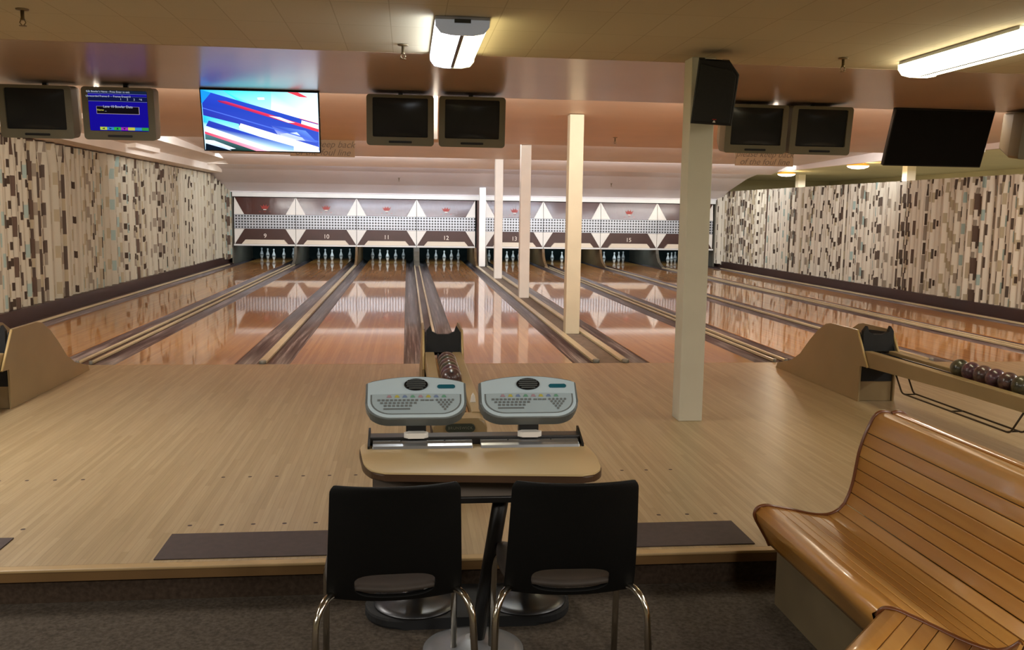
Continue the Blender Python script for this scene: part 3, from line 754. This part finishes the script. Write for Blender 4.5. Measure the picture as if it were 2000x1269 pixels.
# ------------------------------------------------------------------ chairs
def chair(label, x, y, rz):
    r = thing('stacking_chair', label, 'chair', (x, y, CARPET), (0, 0, rz), 'two black chairs at the scoring table')
    nu, nv = 36, 44
    bm = bmesh.new(); g = []
    def shell(u, z):
        v = (z-.393)/.392
        hw = .212-.018*v
        if v > .94: hw -= .012*((v-.94)/.06)**2
        if v < .06: hw -= .012*((.06-v)/.06)**2
        yy = .012-.075*v-.045*(1-u*u)*(.4+.6*v)+.035*(1-v)**5
        if v < .12: z -= .012*(1-u*u)*(1-v/.12)
        return (u*hw, yy, z)
    def inside(u, z): return (abs(u/.60)**3.2+abs((z-.447)/.041)**3.2)**(1/3.2)
    for j in range(nv+1):
        g.append([bm.verts.new(shell(-1+2*i/nu, .393+.392*j/nv)) for i in range(nu+1)])
    drop = {(i, j) for j in range(nv) for i in range(nu) if inside(-1+2*(i+.5)/nu, .393+.392*(j+.5)/nv) < 1}
    for j in range(nv):
        for i in range(nu):
            if (i, j) in drop: continue
            f = bm.faces.new((g[j][i], g[j][i+1], g[j+1][i+1], g[j+1][i])); f.smooth = True
    for j in range(1, nv):
        for i in range(1, nu):
            nb = [(a_, b_) in drop for a_ in (i-1, i) for b_ in (j-1, j)]
            if any(nb) and not all(nb):        # rim of the opening: snap onto its smooth outline
                u, z = -1+2*i/nu, .393+.392*j/nv; k = inside(u, z)
                g[j][i].co = shell(u/k, .447+(z-.447)/k)
    for v in [v for v in bm.verts if not v.link_faces]: bm.verts.remove(v)
    o = obj('backrest', bm, M['chair_black'], r, shift=False)
    md = o.modifiers.new('thickness', 'SOLIDIFY'); md.thickness = .014; md.offset = 0
    md = o.modifiers.new('round', 'BEVEL'); md.width = .004; md.segments = 2
    bm = bmesh.new(); g = []
    for j in range(13):
        v = j/12; row = []
        for i in range(13):
            u = -1+2*i/12
            hw = .205+.015*math.sin(v*PI)
            yy = .03-.03*(1-u*u)*(1-v)+.38*v
            z = .430+.02*u*u-.012*math.sin(v*PI)-.03*max(0, v-.8)/.2
            row.append(bm.verts.new((u*hw*(1-.06*max(0, v-.8)/.2), yy, z)))
        g.append(row)
    for j in range(12):
        for i in range(12):
            f = bm.faces.new((g[j][i], g[j][i+1], g[j+1][i+1], g[j+1][i])); f.smooth = True
    o = obj('seat', bm, M['chair_seat'], r, shift=False)
    md = o.modifiers.new('thickness', 'SOLIDIFY'); md.thickness = .014; md.offset = -1
    for s in (-1, 1):
        back = [(s*.15, .10, .405), (s*.215, -.005, .405), (s*.240, -.04, .355), (s*.254, -.10, 0)]
        front = [(s*.15, .20, .405), (s*.205, .33, .405), (s*.222, .355, .36), (s*.228, .40, 0)]
        for p in (back, front):
            obj('leg', tube(bmesh.new(), round_path(p, .05, 6), .0115, 14), M['chrome'], r, shift=False)
    bm = bmesh.new(); 
    for yy in (.10, .20): tube(bm, [(-.16, yy, .405), (.16, yy, .405)], .010, 10)
    obj('under_frame', bm, M['dark_metal'], r, shift=False)
    return r
chair('black plastic stacking chair with chrome legs, left of the pair', -.292, -5.98, math.radians(3))
chair('black plastic stacking chair with chrome legs, right of the pair', .264, -5.98, math.radians(-2))

# ------------------------------------------------------------------ benches
NOSE = [(1.236, .10), (1.221, .131), (1.195, .175), (1.172, .215), (1.166, .238), (1.176, .259), (1.198, .268), (1.225, .268), (1.25, .263)]
SEAT = [(1.25, .263), (1.321, .249), (1.39, .233), (1.45, .225), (1.49, .227), (1.525, .243), (1.553, .272)]
BACK = [(1.553, .272), (1.571, .315), (1.585, .37), (1.594, .43), (1.602, .485), (1.615, .535), (1.628, .572)]
ROLL = [(1.628, .572), (1.645, .612), (1.660, .640), (1.678, .654), (1.700, .657), (1.722, .652)]
def smooth_prof(p, n=6):
    P = [Vector((a, b, 0)) for a, b in p]; out = []
    for i in range(len(P)-1):
        p0, p1, p2, p3 = P[max(i-1, 0)], P[i], P[i+1], P[min(i+2, len(P)-1)]
        for k in range(n):
            s = k/n
            out.append(.5*((2*p1)+(-p0+p2)*s+(2*p0-5*p1+4*p2-p3)*s*s+(-p0+3*p1-3*p2+p3)*s**3))
    out.append(P[-1]); return [(v.x, v.y) for v in out]
def resample(p, n):
    P = [Vector((a, b, 0)) for a, b in p]; cum = [0]
    for a, b in zip(P, P[1:]): cum.append(cum[-1]+(b-a).length)
    out = []
    for i in range(n+1):
        s = cum[-1]*i/n; k = 0
        while k < len(P)-2 and s > cum[k+1]: k += 1
        q = (s-cum[k])/max(1e-9, cum[k+1]-cum[k]); out.append(P[k]*(1-q)+P[k+1]*q)
    return [(v.x, v.y) for v in out]
def strip_solid(bm, pts, fn, s0, s1, th, rnd, lay):
    """a slat: profile piece pts extruded between s0 and s1 with thickness th below the surface"""
    n = len(pts); nor = []
    for i in range(n):
        a, b = pts[max(i-1, 0)], pts[min(i+1, n-1)]; dx, dz = b[0]-a[0], b[1]-a[1]; l = math.hypot(dx, dz) or 1
        nor.append((dz/l, -dx/l))
    ring = list(pts)+[(p[0]+q[0]*th, p[1]+q[1]*th) for p, q in reversed(list(zip(pts, nor)))]
    a = [bm.verts.new(fn(p, s0)) for p in ring]; b = [bm.verts.new(fn(p, s1)) for p in ring]; m = len(ring); fs = []
    for i in range(m): fs.append(bm.faces.new((a[i], b[i], b[(i+1) % m], a[(i+1) % m])))
    fs.append(bm.faces.new(a[::-1])); fs.append(bm.faces.new(b))
    for i in range(n-1): fs[i].smooth = True
    for f in fs:
        for lp in f.loops: lp[lay] = (rnd, rnd, rnd, 1)
def bench(label, fn, s0, s1, base=True, cut=None, parts=('seat', 'backrest'), org=(0, 0, 0)):
    r = thing('wooden_bench', label, 'bench', org, group='slatted wooden benches')
    rng = random.Random(sum(map(ord, label)))
    def fin(bm):
        if cut:
            geom = bm.verts[:]+bm.edges[:]+bm.faces[:]
            bmesh.ops.bisect_plane(bm, geom=geom, plane_co=cut[0], plane_no=cut[1], clear_inner=True)
        bmesh.ops.recalc_face_normals(bm, faces=bm.faces); return bm
    def group_slats(name, pieces):
        bm = bmesh.new(); lay = bm.loops.layers.color.new('Col')
        for prof, n in pieces:
            pts = smooth_prof(prof)
            for k in range(n):
                sub = resample(pts, n*8)[k*8:k*8+9]
                gap = .0016
                # shrink ends a little so that a groove shows
                def pull(p, q): 
                    l = math.hypot(q[0]-p[0], q[1]-p[1]); return (p[0]+(q[0]-p[0])*min(.4, gap/l), p[1]+(q[1]-p[1])*min(.4, gap/l))
                sub = [pull(sub[0], sub[1])]+sub[1:-1]+[pull(sub[-1], sub[-2])]
                strip_solid(bm, sub, fn, s0, s1, .016, rng.random(), lay)
        o = obj(name, fin(bm), M['bench'], r)
        bm = bmesh.new(); lay = bm.loops.layers.color.new('Col')
        for prof, n in pieces:
            pts = resample(smooth_prof(prof), n*4); sh = []
            for i in range(len(pts)):
                a, b = pts[max(i-1, 0)], pts[min(i+1, len(pts)-1)]; dx, dz = b[0]-a[0], b[1]-a[1]; l = math.hypot(dx, dz)
                sh.append((pts[i][0]+dz/l*.010, pts[i][1]-dx/l*.010))
            strip_solid(bm, sh, fn, s0, s1, .004, 0, lay)
        obj('groove_backing', fin(bm), M['bench_groove'], o)
    if 'seat' in parts: group_slats('seat', [(NOSE, 1), (SEAT, 7)])
    if 'backrest' in parts: group_slats('backrest', [(BACK, 6), (ROLL, 1)])
    allp = []
    if 'seat' in parts: allp += smooth_prof(NOSE)[:-1]+smooth_prof(SEAT)
    if 'backrest' in parts: allp += smooth_prof(BACK)[(1 if allp else 0):-1]+smooth_prof(ROLL)
    bm = bmesh.new()
    tube(bm, [fn(p, s0) for p in allp], .0085, 8)
    obj('end_trim', fin(bm) if False else bm, M['bench_trim'], r)
    if base:
        bm = bmesh.new()
        ring = [(1.265, CARPET), (1.265, .085), (1.24, .11), (1.30, .22), (1.66, .22), (1.66, CARPET)]
        a = [bm.verts.new(fn(p, s0+.012*(1 if s1 > s0 else -1))) for p in ring]; b = [bm.verts.new(fn(p, s1)) for p in ring]; m = len(ring)
        for i in range(m): bm.faces.new((a[i], b[i], b[(i+1) % m], a[(i+1) % m]))
        bm.faces.new(a[::-1]); bm.faces.new(b)
        obj('base_panel', fin(bm), M['bench_base'], r)
    return r
cutp = ((1.19, -6.22, 0), (1, 1, 0))
bench('varnished slatted wooden bench running along the right side of the view', lambda p, s: (p[0], s, p[1]), -5.23, -7.3, cut=cutp, org=(1.45, -5.6, CARPET))
bench('back of a second wooden bench standing against the slatted bench at right', lambda p, s: (3.452-p[0], s, p[1]), -5.235, -7.3, org=(2.0, -5.6, CARPET))
sq = math.sqrt(.5); O = Vector((1.186, -6.222, .006))
bench('varnished slatted bench section meeting the corner at the bottom right', lambda p, s: (O.x+(p[0]-1.176)*sq-s*sq, O.y-(p[0]-1.176)*sq-s*sq, p[1]+.006), .0, .75, parts=('seat',), org=(1.1, -6.6, CARPET))

# ------------------------------------------------------------------ monitors, televisions, speaker, signs
def clip_poly(poly, x0, x1, y0, y1):
    def clip(p, f, inter):
        out = []
        for i in range(len(p)):
            a, b = p[i-1], p[i]
            if f(b):
                if not f(a): out.append(inter(a, b))
                out.append(b)
            elif f(a): out.append(inter(a, b))
        return out
    def lerp(a, b, t): return tuple(a[k]+(b[k]-a[k])*t for k in range(len(a)))
    for axis, lim, sg in ((0, x0, 1), (0, x1, -1), (1, y0, 1), (1, y1, -1)):
        if not poly: return poly
        poly = clip(poly, lambda p: sg*(p[axis]-lim) >= 0, lambda a, b: lerp(a, b, (lim-a[axis])/(b[axis]-a[axis])))
    return poly
def picture(polys, w, h, y):
    """flat picture: list of (points in 0..1 with v up, colour or list of colours) layered on a w x h screen facing -Y"""
    bm = bmesh.new(); lay = bm.loops.layers.float_color.new('Col')
    for k, (pts, c) in enumerate(polys):
        cs = c if isinstance(c, list) else [c]*len(pts)
        q = clip_poly([(p[0], p[1])+lin(cc)[:3] for p, cc in zip(pts, cs)], 0, 1, 0, 1)
        if len(q) < 3: continue
        vs = [bm.verts.new(((p[0]-.5)*w, y-.0004*k, (p[1]-.5)*h)) for p in q]
        f = bm.faces.new(vs)
        for lp, p in zip(f.loops, q): lp[lay] = (p[2], p[3], p[4], 1)
        if f.normal.y > 0: f.normal_flip()
    bm.normal_update(); return bm

def monitor_mesh(r, screen_mat, pic=None):
    w, h = .61, .455
    # front bezel with an opening, case tapering to the back
    bm = bmesh.new()
    outer = rrect(-w/2, w/2, -h/2, h/2, .03, 4); inner = rrect(-.250, .250, -.150, .198, .012, 4)
    def ring(pts, y): return [bm.verts.new((a, y, b)) for a, b in pts]
    a, b, c, d = ring(outer, .02), ring(outer, -.012), ring(inner, -.018), ring(inner, .004); n = len(outer)
    for p, q in ((a, b), (b, c), (c, d)):
        for i in range(n): bm.faces.new((p[i], p[(i+1) % n], q[(i+1) % n], q[i]))
    bmesh.ops.recalc_face_normals(bm, faces=bm.faces)
    bz_ = obj('bezel', bm, M['mon_case'], r, shift=False)
    obj('label_strip', prism_y(rrect(-.105, .105, -.203, -.183, .008), -.020, -.014), M['black_gloss'], bz_, shift=False)
    bm = bmesh.new()
    rings = []
    for y, k in ((.02, .995), (.16, .985), (.40, .80)):
        rings.append([bm.verts.new((p*k, y, q*k+(.0 if k > .9 else .03))) for p, q in outer])
    for p, q in zip(rings, rings[1:]):
        for i in range(n): bm.faces.new((p[i], p[(i+1) % n], q[(i+1) % n], q[i]))
    bm.faces.new(rings[-1])
    bmesh.ops.recalc_face_normals(bm, faces=bm.faces)
    obj('rear_case', bm, M['mon_case'], r, shift=False)
    bm = bmesh.new(); N = 12; g = []
    for j in range(N+1):
        row = []
        for i in range(N+1):
            u, v = -1+2*i/N, -1+2*j/N
            row.append(bm.verts.new((u*.253, .004-.010*(1-u*u)*(1-v*v)**.5-.004*(1-v*v), .024+v*.177)))
        g.append(row)
    for j in range(N):
        for i in range(N):
            f = bm.faces.new((g[j][i], g[j][i+1], g[j+1][i+1], g[j+1][i])); f.smooth = True
    sc = obj('screen', bm, screen_mat, r, shift=False)
    bm = bx(-.02, .02, .24, .28, h/2-.06, h/2+.045)
    obj('hanger', bm, M['dark_metal'], r, shift=False)
    return sc
tilt = math.radians(7)
def mpos(x, z): return (-.2554+(x+.2554)*.9745, -.34, 1.45+(z-1.45)*.9745)
def mon(label, x, z=2.252):
    r = thing('monitor', label, 'monitor', mpos(x, z), (tilt, 0, 0), 'hanging tube monitors'); r.scale = (.975,)*3; return r
m1 = mon('dark tube monitor hanging at the far left above the left curtain', -3.475, 2.262)
monitor_mesh(m1, M['mon_glass'])
dup(m1, 'dark tube monitor just left of the twin tube ceiling light', mpos(-.318, 2.268))
dup(m1, 'dark tube monitor hanging just right of the bright gap over the centre lanes', mpos(.338, 2.268))
dup(m1, 'dark tube monitor partly behind the black speaker', mpos(3.05, 2.272))
dup(m1, 'dark tube monitor between the speaker\'s monitor and the dark flat television', mpos(3.695, 2.272))
dup(m1, 'grey monitor cut off by the right edge of the view', mpos(6.06, 2.272))
m2 = mon('lit blue tube monitor showing a name entry screen', -2.78, 2.262)
sc = monitor_mesh(m2, M['mon_glass'])
P = [([(0, 0), (1, 0), (1, 1), (0, 1)], '#1a10a0')]
P += [([(0, .93), (1, .93), (1, 1), (0, 1)], '#1b2a44'), ([(0, .735), (1, .735), (1, .86), (0, .86)], '#141a4c'), ([(0, .915), (1, .915), (1, .922), (0, .922)], '#7d86b0'),
      ([(0, .855), (1, .855), (1, .862), (0, .862)], '#5a63a0'), ([(0, .73), (1, .73), (1, .737), (0, .737)], '#8a93b8')]
P += [([(.13, .42), (.86, .42), (.86, .61), (.13, .61)], '#b9a8b0'), ([(.135, .43), (.85, .43), (.85, .605), (.135, .605)], '#141016')]
for k, c in enumerate(('#cfe048', '#3f8fd8', '#35c046', '#b034c8', '#d6d64a', '#3f8fd8', '#35a84a')):
    a = .17+k*.119; P.append(([(a, .02), (a+.117, .02), (a+.117, .095), (a, .095)], c))
def arrow(cx, cz, dx, dz): return [(cx+dx*.03, cz+dz*.03), (cx-dx*.02-dz*.022, cz-dz*.02+dx*.022), (cx-dx*.02+dz*.022, cz-dz*.02-dx*.022)]
for k, (dx, dz) in enumerate(((-1, 0), (1, 0), (0, 1), (0, -1))): P.append((arrow(.2285+k*.119, .0575, dx, dz), '#22304a'))
bm = picture(P, .496, .344, -.0175); bmesh.ops.translate(bm, verts=bm.verts, vec=(0, 0, .024))
obj('screen_picture', bm, M['crt_vc'], sc, shift=False)
M['txt_glow'] = glow('screen_text', '#cfd6e8', .8); M['txt_yellow'] = glow('screen_text_yellow', '#d8d860', .8)
for s, size, x, z, m in (('Edit Bowler\'s Name - Press Enter to exit', .022, -.075, .186, 'txt_glow'), ('Unrecorded Frames 0  -  Frames Erased 0', .022, -.075, .157-.01, 'txt_glow'),
                         ('1      2      3     *4', .026, .115, .124, 'txt_glow'), ('Lane 10 Bowler Data', .029, .0, .060, 'txt_glow'), ('Name', .024, -.15, .030, 'txt_yellow'), ('_', .03, -.105, .032, 'txt_glow')):
    obj('screen_text', text_xz(s, size, x, -.0265, z, extrude=.0002), M[m], sc, shift=False)

def television(label, x, z, w, h, ang, pic=None):
    r = thing('television', label, 'television', (x, -.06, z), (ang, 0, 0), 'hanging flat televisions')
    obj('casing', bx(-w/2, w/2, 0, .05, -h/2, h/2, bev=.006), M['tv_case'], r, shift=False)
    s = obj('screen', bx(-w/2+.012, w/2-.012, -.002, .003, -h/2+.014, h/2-.012), M['tv_glass'], r, shift=False)
    obj('mount', bx(-.12, .12, .05, .12, .0, h/2+.10), M['dark_metal'], r, shift=False)
    if pic: obj('screen_picture', picture(pic, w-.024, h-.026, -.003), M['screen_vc'], s, shift=False)
    return r
# coloured diagonal bands of the broadcast picture (traced, 0..1)
def tv(px, py):      # crop pixel -> 0..1 on the screen
    v = 1-(py-100)/(805-100); left = 85+(1-v)*65; right = 1440+(1-v)*25
    top = 92+(px-85)/1355*36; bot = 805+(px-150)/1315*5
    return ((px-left)/(right-left), 1-(py-top)/(bot-top))
def tp(*a): return [tv(*p) for p in a]
PIC = [([(0, 0), (1, 0), (1, 1), (0, 1)], ['#cfeaff', '#e8f4ff', '#9fe6ff', '#17b4f0']),
  (tp((330, 90), (900, 90), (900, 340), (500, 210)), ['#20d8f4', '#60e4f4', '#b8f4f8', '#20d0f4']),
  (tp((900, 90), (1440, 110), (1450, 480), (900, 330)), ['#60e0f4', '#c8e0f8', '#ffffff', '#f4fbff']),
  (tp((1050, 105), (1200, 115), (1330, 180), (1230, 172)), '#d83a4a'),
  (tp((80, 90), (205, 125), (120, 240), (95, 250)), '#1a86e8'),
  (tp((205, 125), (1450, 480), (1465, 800), (1440, 760), (120, 390), (105, 250)), ['#2440b8', '#2a48b0', '#5a7ad8', '#3a50b8', '#2a2f98', '#2038a8']),
  (tp((900, 500), (1300, 560), (1440, 700), (1000, 640)), ['#3048b0', '#5f86d8', '#4866c8', '#a8b8f0']),
  (tp((1000, 600), (1200, 580), (1300, 680), (1050, 660)), ['#a8b4e8', '#c8d8ff', '#a8b8f4', '#dfe8ff']),
  (tp((280, 215), (380, 225), (1455, 540), (1455, 575), (300, 235)), ['#7a1c50', '#c83058', '#e04058', '#d83048', '#7a1c50']),
  (tp((870, 390), (1000, 405), (1180, 470), (1100, 470)), '#ffe4e0'),
  (tp((1255, 440), (1450, 490), (1450, 540), (1250, 480)), '#fff4ec'),
  (tp((1215, 412), (1450, 475), (1450, 483), (1240, 425)), '#c83050'),
  (tp((115, 300), (1455, 680), (1455, 695), (115, 310)), '#4a68d0'),
  (tp((120, 390), (530, 490), (540, 580), (125, 470)), ['#18b8f4', '#70d8f8', '#a8e4fc', '#18a8f0']),
  (tp((550, 482), (1455, 750), (1455, 805), (900, 700), (530, 530)), ['#ffffff', '#ffffff', '#e8f4ff', '#ffffff', '#e8f8ff']),
  (tp((125, 470), (540, 580), (1170, 800), (950, 800), (140, 545)), ['#40b0ec', '#a0dcf8', '#ffffff', '#ffffff', '#d8ecff']),
  (tp((185, 452), (780, 640), (1165, 745), (1165, 800), (950, 790), (155, 515)), ['#2a38a0', '#2a44b4', '#7098d0', '#9cc4dc', '#d8f0ff', '#2434a0']),
  (tp((140, 540), (960, 800), (860, 810), (140, 590)), ['#d8f0ff', '#ffffff', '#ffd8e4', '#ffffff']),
  (tp((140, 580), (870, 810), (720, 810), (145, 610)), ['#e84864', '#ffb8cc', '#f890ac', '#e83858']),
  (tp((145, 610), (740, 810), (470, 812), (150, 680)), ['#4a7078', '#1c4038', '#101c18', '#385c58']),
  (tp((150, 680), (250, 690), (500, 785), (380, 795), (160, 725)), ['#e8f0ff', '#dce8ff', '#e8f4ff', '#98b0dc', '#c8d8f8']),
  (tp((155, 725), (400, 795), (480, 812), (155, 812)), '#0a1420'),
  (tp((740, 180), (820, 178), (825, 205), (750, 205)), '#ffffff')]
television('large lit flat television showing blue and red diagonal stripes', -1.567, 2.232, 1.045, .56, math.radians(16), PIC)
television('dark switched off flat television hanging at the right', 4.94, 2.232, 1.03, .57, math.radians(19))

for x, lab in ((-3.075, 'pale hanging pole between the two left monitors'), (.012, 'pale hanging pole in the gap between the two centre monitors'), (3.375, 'pale hanging pole between the two monitors beside the speaker'), (5.60, 'pale hanging pole right of the dark flat television')):
    single('hanging_pole', bx(x-.02, x+.02, .22, .26, 2.13, 2.655, bev=.003), M['pillar_w'], lab, 'pole', 'hanging poles behind the monitors', (x, .24, 2.13))

# speaker bracketed to the nearest pillar
SP = thing('mounted_loudspeaker', 'black loudspeaker tilted on the upper part of the nearest pillar', 'speaker', (1.742, -2.77, 2.252), (math.radians(12), math.radians(4), math.radians(-17)))
prof = [(-.125, -.19), (.125, -.19), (.135, .11), (.10, .15), (.07, .185), (.03, .185), (.02, .175), (-.07, .175), (-.08, .19), (-.115, .19)]
cab = obj('cabinet', prism_y(prof, -.06, .12, bev=.008), M['spk'], SP, shift=False)
gr = obj('grille', prism_y([(-.112, -.175), (.112, -.175), (.12, .10), (.09, .135), (-.10, .165)], -.072, -.058, bev=.005), M['spk_grille'], SP, shift=False)
obj('logo_bar', bx(.005, .03, -.076, -.072, -.158, -.153), M['red'], gr, shift=False)
obj('logo_mark', prism_y([(.008, -.174), (.026, -.174), (.021, -.162), (.013, -.162)], -.076, -.072), M['emblem_white'], gr, shift=False)
obj('bracket', bx(-.03, .03, .10, .20, -.03, .03), M['dark_metal'], SP, shift=False)

def sign(label, xc, zc, l1, l2):
    r = thing('foul_line_sign', label, 'sign', (xc, 6.70, zc))
    obj('board', bx(-.515, .515, 0, .02, -.135, .135, bev=.003), M['sign'], r, shift=False)
    obj('lettering', text_xz(l1, .15, 0, -.004, .06, shear=.35), M['sign_text'], r, shift=False)
    obj('lettering', text_xz(l2, .15, 0, -.004, -.07, shear=.35), M['sign_text'], r, shift=False)
SP.scale = (1.06, 1.06, 1.08)
sign('tan sign with script lettering half hidden by the lit television', -1.62, 2.438, 'please keep back', 'of the foul line')
sign('tan sign with script lettering peeking out below the right monitors', 5.83, 2.438, 'please keep back', 'of the foul line')

# ------------------------------------------------------------------ ceiling lights and sprinklers
def fixture(label, xc, y0, y1, two_tone):
    r = thing('ceiling_light', label, 'ceiling light', (xc, (y0+y1)/2, 2.51), group='fluorescent ceiling lights')
    obj('housing', bx(xc-.15, xc+.15, y0+.01, y1-.01, 2.488, 2.508), M['fix_white'], r)
    prof_l = [(-.145, 2.49), (-.14, 2.455), (-.115, 2.425), (-.06, 2.415), (-.012, 2.415), (-.012, 2.49)]
    for s in (-1, 1):
        pts = [(xc+s*-p[0] if s > 0 else xc+p[0], p[1]) for p in prof_l]
        m = (M['tube_cool'] if s < 0 else M['tube_warm']) if two_tone else M['tube_yellow']
        obj('lens', prism_y(pts, y0+.02, y1-.012), m, r)
    obj('centre_strip', bx(xc-.011, xc+.011, y0+.02, y1-.012, 2.413, 2.488), M['fix_dark'], r)
    cap = [(xc-.15, 2.49), (xc-.148, 2.455), (xc-.12, 2.42), (xc-.06, 2.408), (xc+.06, 2.408), (xc+.12, 2.42), (xc+.148, 2.455), (xc+.15, 2.49)]
    e = obj('end_cap', prism_y(cap, y0, y0+.018), M['fix_cap'] if two_tone else M['tube_yellow'], r)
    obj('end_clip', bx(xc-.045, xc+.045, y0-.01, y0, 2.472, 2.492), M['fix_dark'], e)
    obj('end_cap', prism_y(cap, y1-.012, y1), M['fix_white'] if two_tone else M['tube_yellow'], r)
fixture('twin tube ceiling light, half cool white and half warm, above the scoring table', .045, -3.56, -2.36, True)
fixture('warm yellow fluorescent ceiling light at the upper right', 3.23, -3.90, -2.62, False)

def sprinkler(label, x, y, z, s=1.0):
    bm = bmesh.new()
    lathe(bm, [(.035, 0), (.033, -.006), (.012, -.010)], (0, 0, 0), 14)
    lathe(bm, [(.010, -.008), (.010, -.05), (.014, -.055), (.008, -.06)], (0, 0, 0), 10)
    o = obj('sprinkler_plate', bm, M['brass'], None)
    r = o; o.name = 'ceiling_sprinkler'; o.location = (x, y, z); o.scale = (s, s, s)
    tag(o, label, 'sprinkler', 'ceiling sprinklers')
    f = bmesh.new()
    for q in (-1, 1): tube(f, [(q*.008, 0, -.055), (q*.016, 0, -.072), (q*.003, 0, -.088)], .003, 6)
    lathe(f, [(.020, -.088), (.020, -.091)], (0, 0, 0), 12)
    obj('deflector', f, M['brass'], o, shift=False)
sprinkler('small sprinkler just left of the twin tube ceiling light', -.283, -2.62, 2.508)
sprinkler('small sprinkler between the speaker and the yellow ceiling light', 2.647, -2.70, 2.508)
sprinkler('small sprinkler on the ceiling near the upper left corner', -2.34, -3.3, 2.51)
sprinkler('sprinkler on the peach panel right of the tan-lit pillar', 2.83, 5.0, 2.582)
sprinkler('sprinkler right of the soffit wedge by the lit blue monitor', -3.85, 6.9, 2.69)
sprinkler('sprinkler on the mauve slope above the number eleven', -.46, 15.0, 2.272)
sprinkler('sprinkler on the mauve slope left of the nearest pillar', 5.05, 15.2, 2.24)

# small cream box on the left soffit
single('vent_box', bx(-4.86, -4.62, 7.0, 8.5, 2.40, 2.50, bev=.006), M['soffit'], 'small cream box fixed to the left soffit under the blue monitor', 'box', origin=(-4.74, 7.75, 2.40))

# round lamps in the side room
for x, y, lab in ((9.55, 14.6, 'round amber ceiling lamp beyond the right curtain, left of the two'), (9.33, 10.3, 'round amber ceiling lamp beyond the right curtain, nearer the dark television')):
    r = thing('ceiling_lamp', lab, 'ceiling lamp', (x, y, 2.598), group='round lamps in the side room')
    obj('amber_rim', lathe(bmesh.new(), [(.12, 0), (.22, -.03), (.23, -.055)], (x, y, 2.597), 28, cap=False), M['lamp_amber'], r)
    obj('glowing_bowl', lathe(bmesh.new(), [(.225, -.056), (.20, -.085), (.12, -.11), (.02, -.118)], (x, y, 2.597), 28), M['lamp_white'], r)

# ------------------------------------------------------------------ lamps
def area(name, loc, direction, sx, sy, watts, hexc, spread=PI):
    l = bpy.data.lights.new(name, 'AREA'); l.shape = 'RECTANGLE'; l.size = sx; l.size_y = sy; l.energy = watts; l.color = lin(hexc)[:3]; l.spread = spread
    o = bpy.data.objects.new(name, l); COL.objects.link(o); o.location = loc
    o.rotation_euler = Vector(direction).to_track_quat('-Z', 'Y').to_euler(); return o
# cove fluorescents, hidden behind each ceiling step, shining toward the pins
def cove(name, y, z, x0, x1, watts, hexc, d=(0, 1, -.12), spread=PI):
    o = area(name, ((x0+x1)/2, y, z), d, x1-x0, .05, watts, hexc, spread)
    return o
cove('cove_lamp_first', .10, 2.56, -4.1, 1.25, 175, '#fff0e2', (0, 1, .10)); cove('cove_lamp_first', .10, 2.56, 2.25, 8.3, 200, '#fff0e2', (0, 1, .10))
cove('cove_lamp_second', 6.84, 2.62, -4.1, 1.3, 120, '#f6f4f4', (0, 1, .02)); cove('cove_lamp_second', 6.84, 2.62, 2.2, 8.3, 120, '#f6f4f4', (0, 1, .02))
cove('cove_lamp_third', 11.54, 2.63, -4.1, 1.3, 90, '#f4f6fb'); cove('cove_lamp_third', 11.54, 2.63, 2.2, 8.3, 90, '#f4f6fb')
cove('cove_lamp_fourth', 13.12, 2.50, -2.6, 4.3, 52, '#e4eeff', (0, 1, .0), math.radians(125))
cove('cove_lamp_fourth_left', 13.12, 2.50, -4.2, -3.1, 14, '#f4f1ea')
cove('cove_lamp_fourth_right', 13.12, 2.50, 5.9, 8.3, 30, '#f4f1ea')
for n, (a, b) in L.items():
    area('pit_lamp', ((a+b)/2, 17.4, .90), (0, .6, -1), .9, .1, 9, '#d8f0ff')
# fluorescents over the seating area behind the viewer
for x in (-5.5, -2.8, 1.2, 4.2, 7.2):
    area('unseen_ceiling_lamp', (x, -9.5, 2.45), (0, 0, -1), .3, 1.2, 84, '#fff8ee')
for x in (-3.2, 6.4):
    area('unseen_ceiling_lamp', (x, -3.4, 2.44), (0, 0, -1), .3, 1.2, 80, '#fff8ee')
for x, y in ((9.55, 14.6), (9.33, 10.3), (10.5, 6)):
    area('side_room_lamp', (x, y, 2.45), (0, 0, -1), .4, .4, 230, '#fff0d8')
    l = bpy.data.lights.new('side_room_glow', 'POINT'); l.energy = 22; l.color = lin('#ffd08a')[:3]; l.shadow_soft_size = .06
    o = bpy.data.objects.new('side_room_glow', l); COL.objects.link(o); o.location = (x, y-.32, 2.52)

for x in (3.3, -3.3):
    area('unseen_ceiling_lamp', (x, -6.6, 2.45), (0, 0, -1), .3, 1.2, 35, '#fff8ee')  # added lamps, out of view, for a streak on the bench and floor light
w = bpy.data.worlds.new('World'); S.world = w; w.use_nodes = True
w.node_tree.nodes['Background'].inputs[0].default_value = lin('#8a7d6a'); w.node_tree.nodes['Background'].inputs[1].default_value = .05
S.view_settings.view_transform = 'Standard'; S.view_settings.look = 'None'; S.view_settings.exposure = 0; S.view_settings.gamma = 1
S.cycles.use_denoising = True
S.cycles.max_bounces = 8; S.cycles.diffuse_bounces = 5; S.cycles.glossy_bounces = 4
S.cycles.sample_clamp_indirect = 6
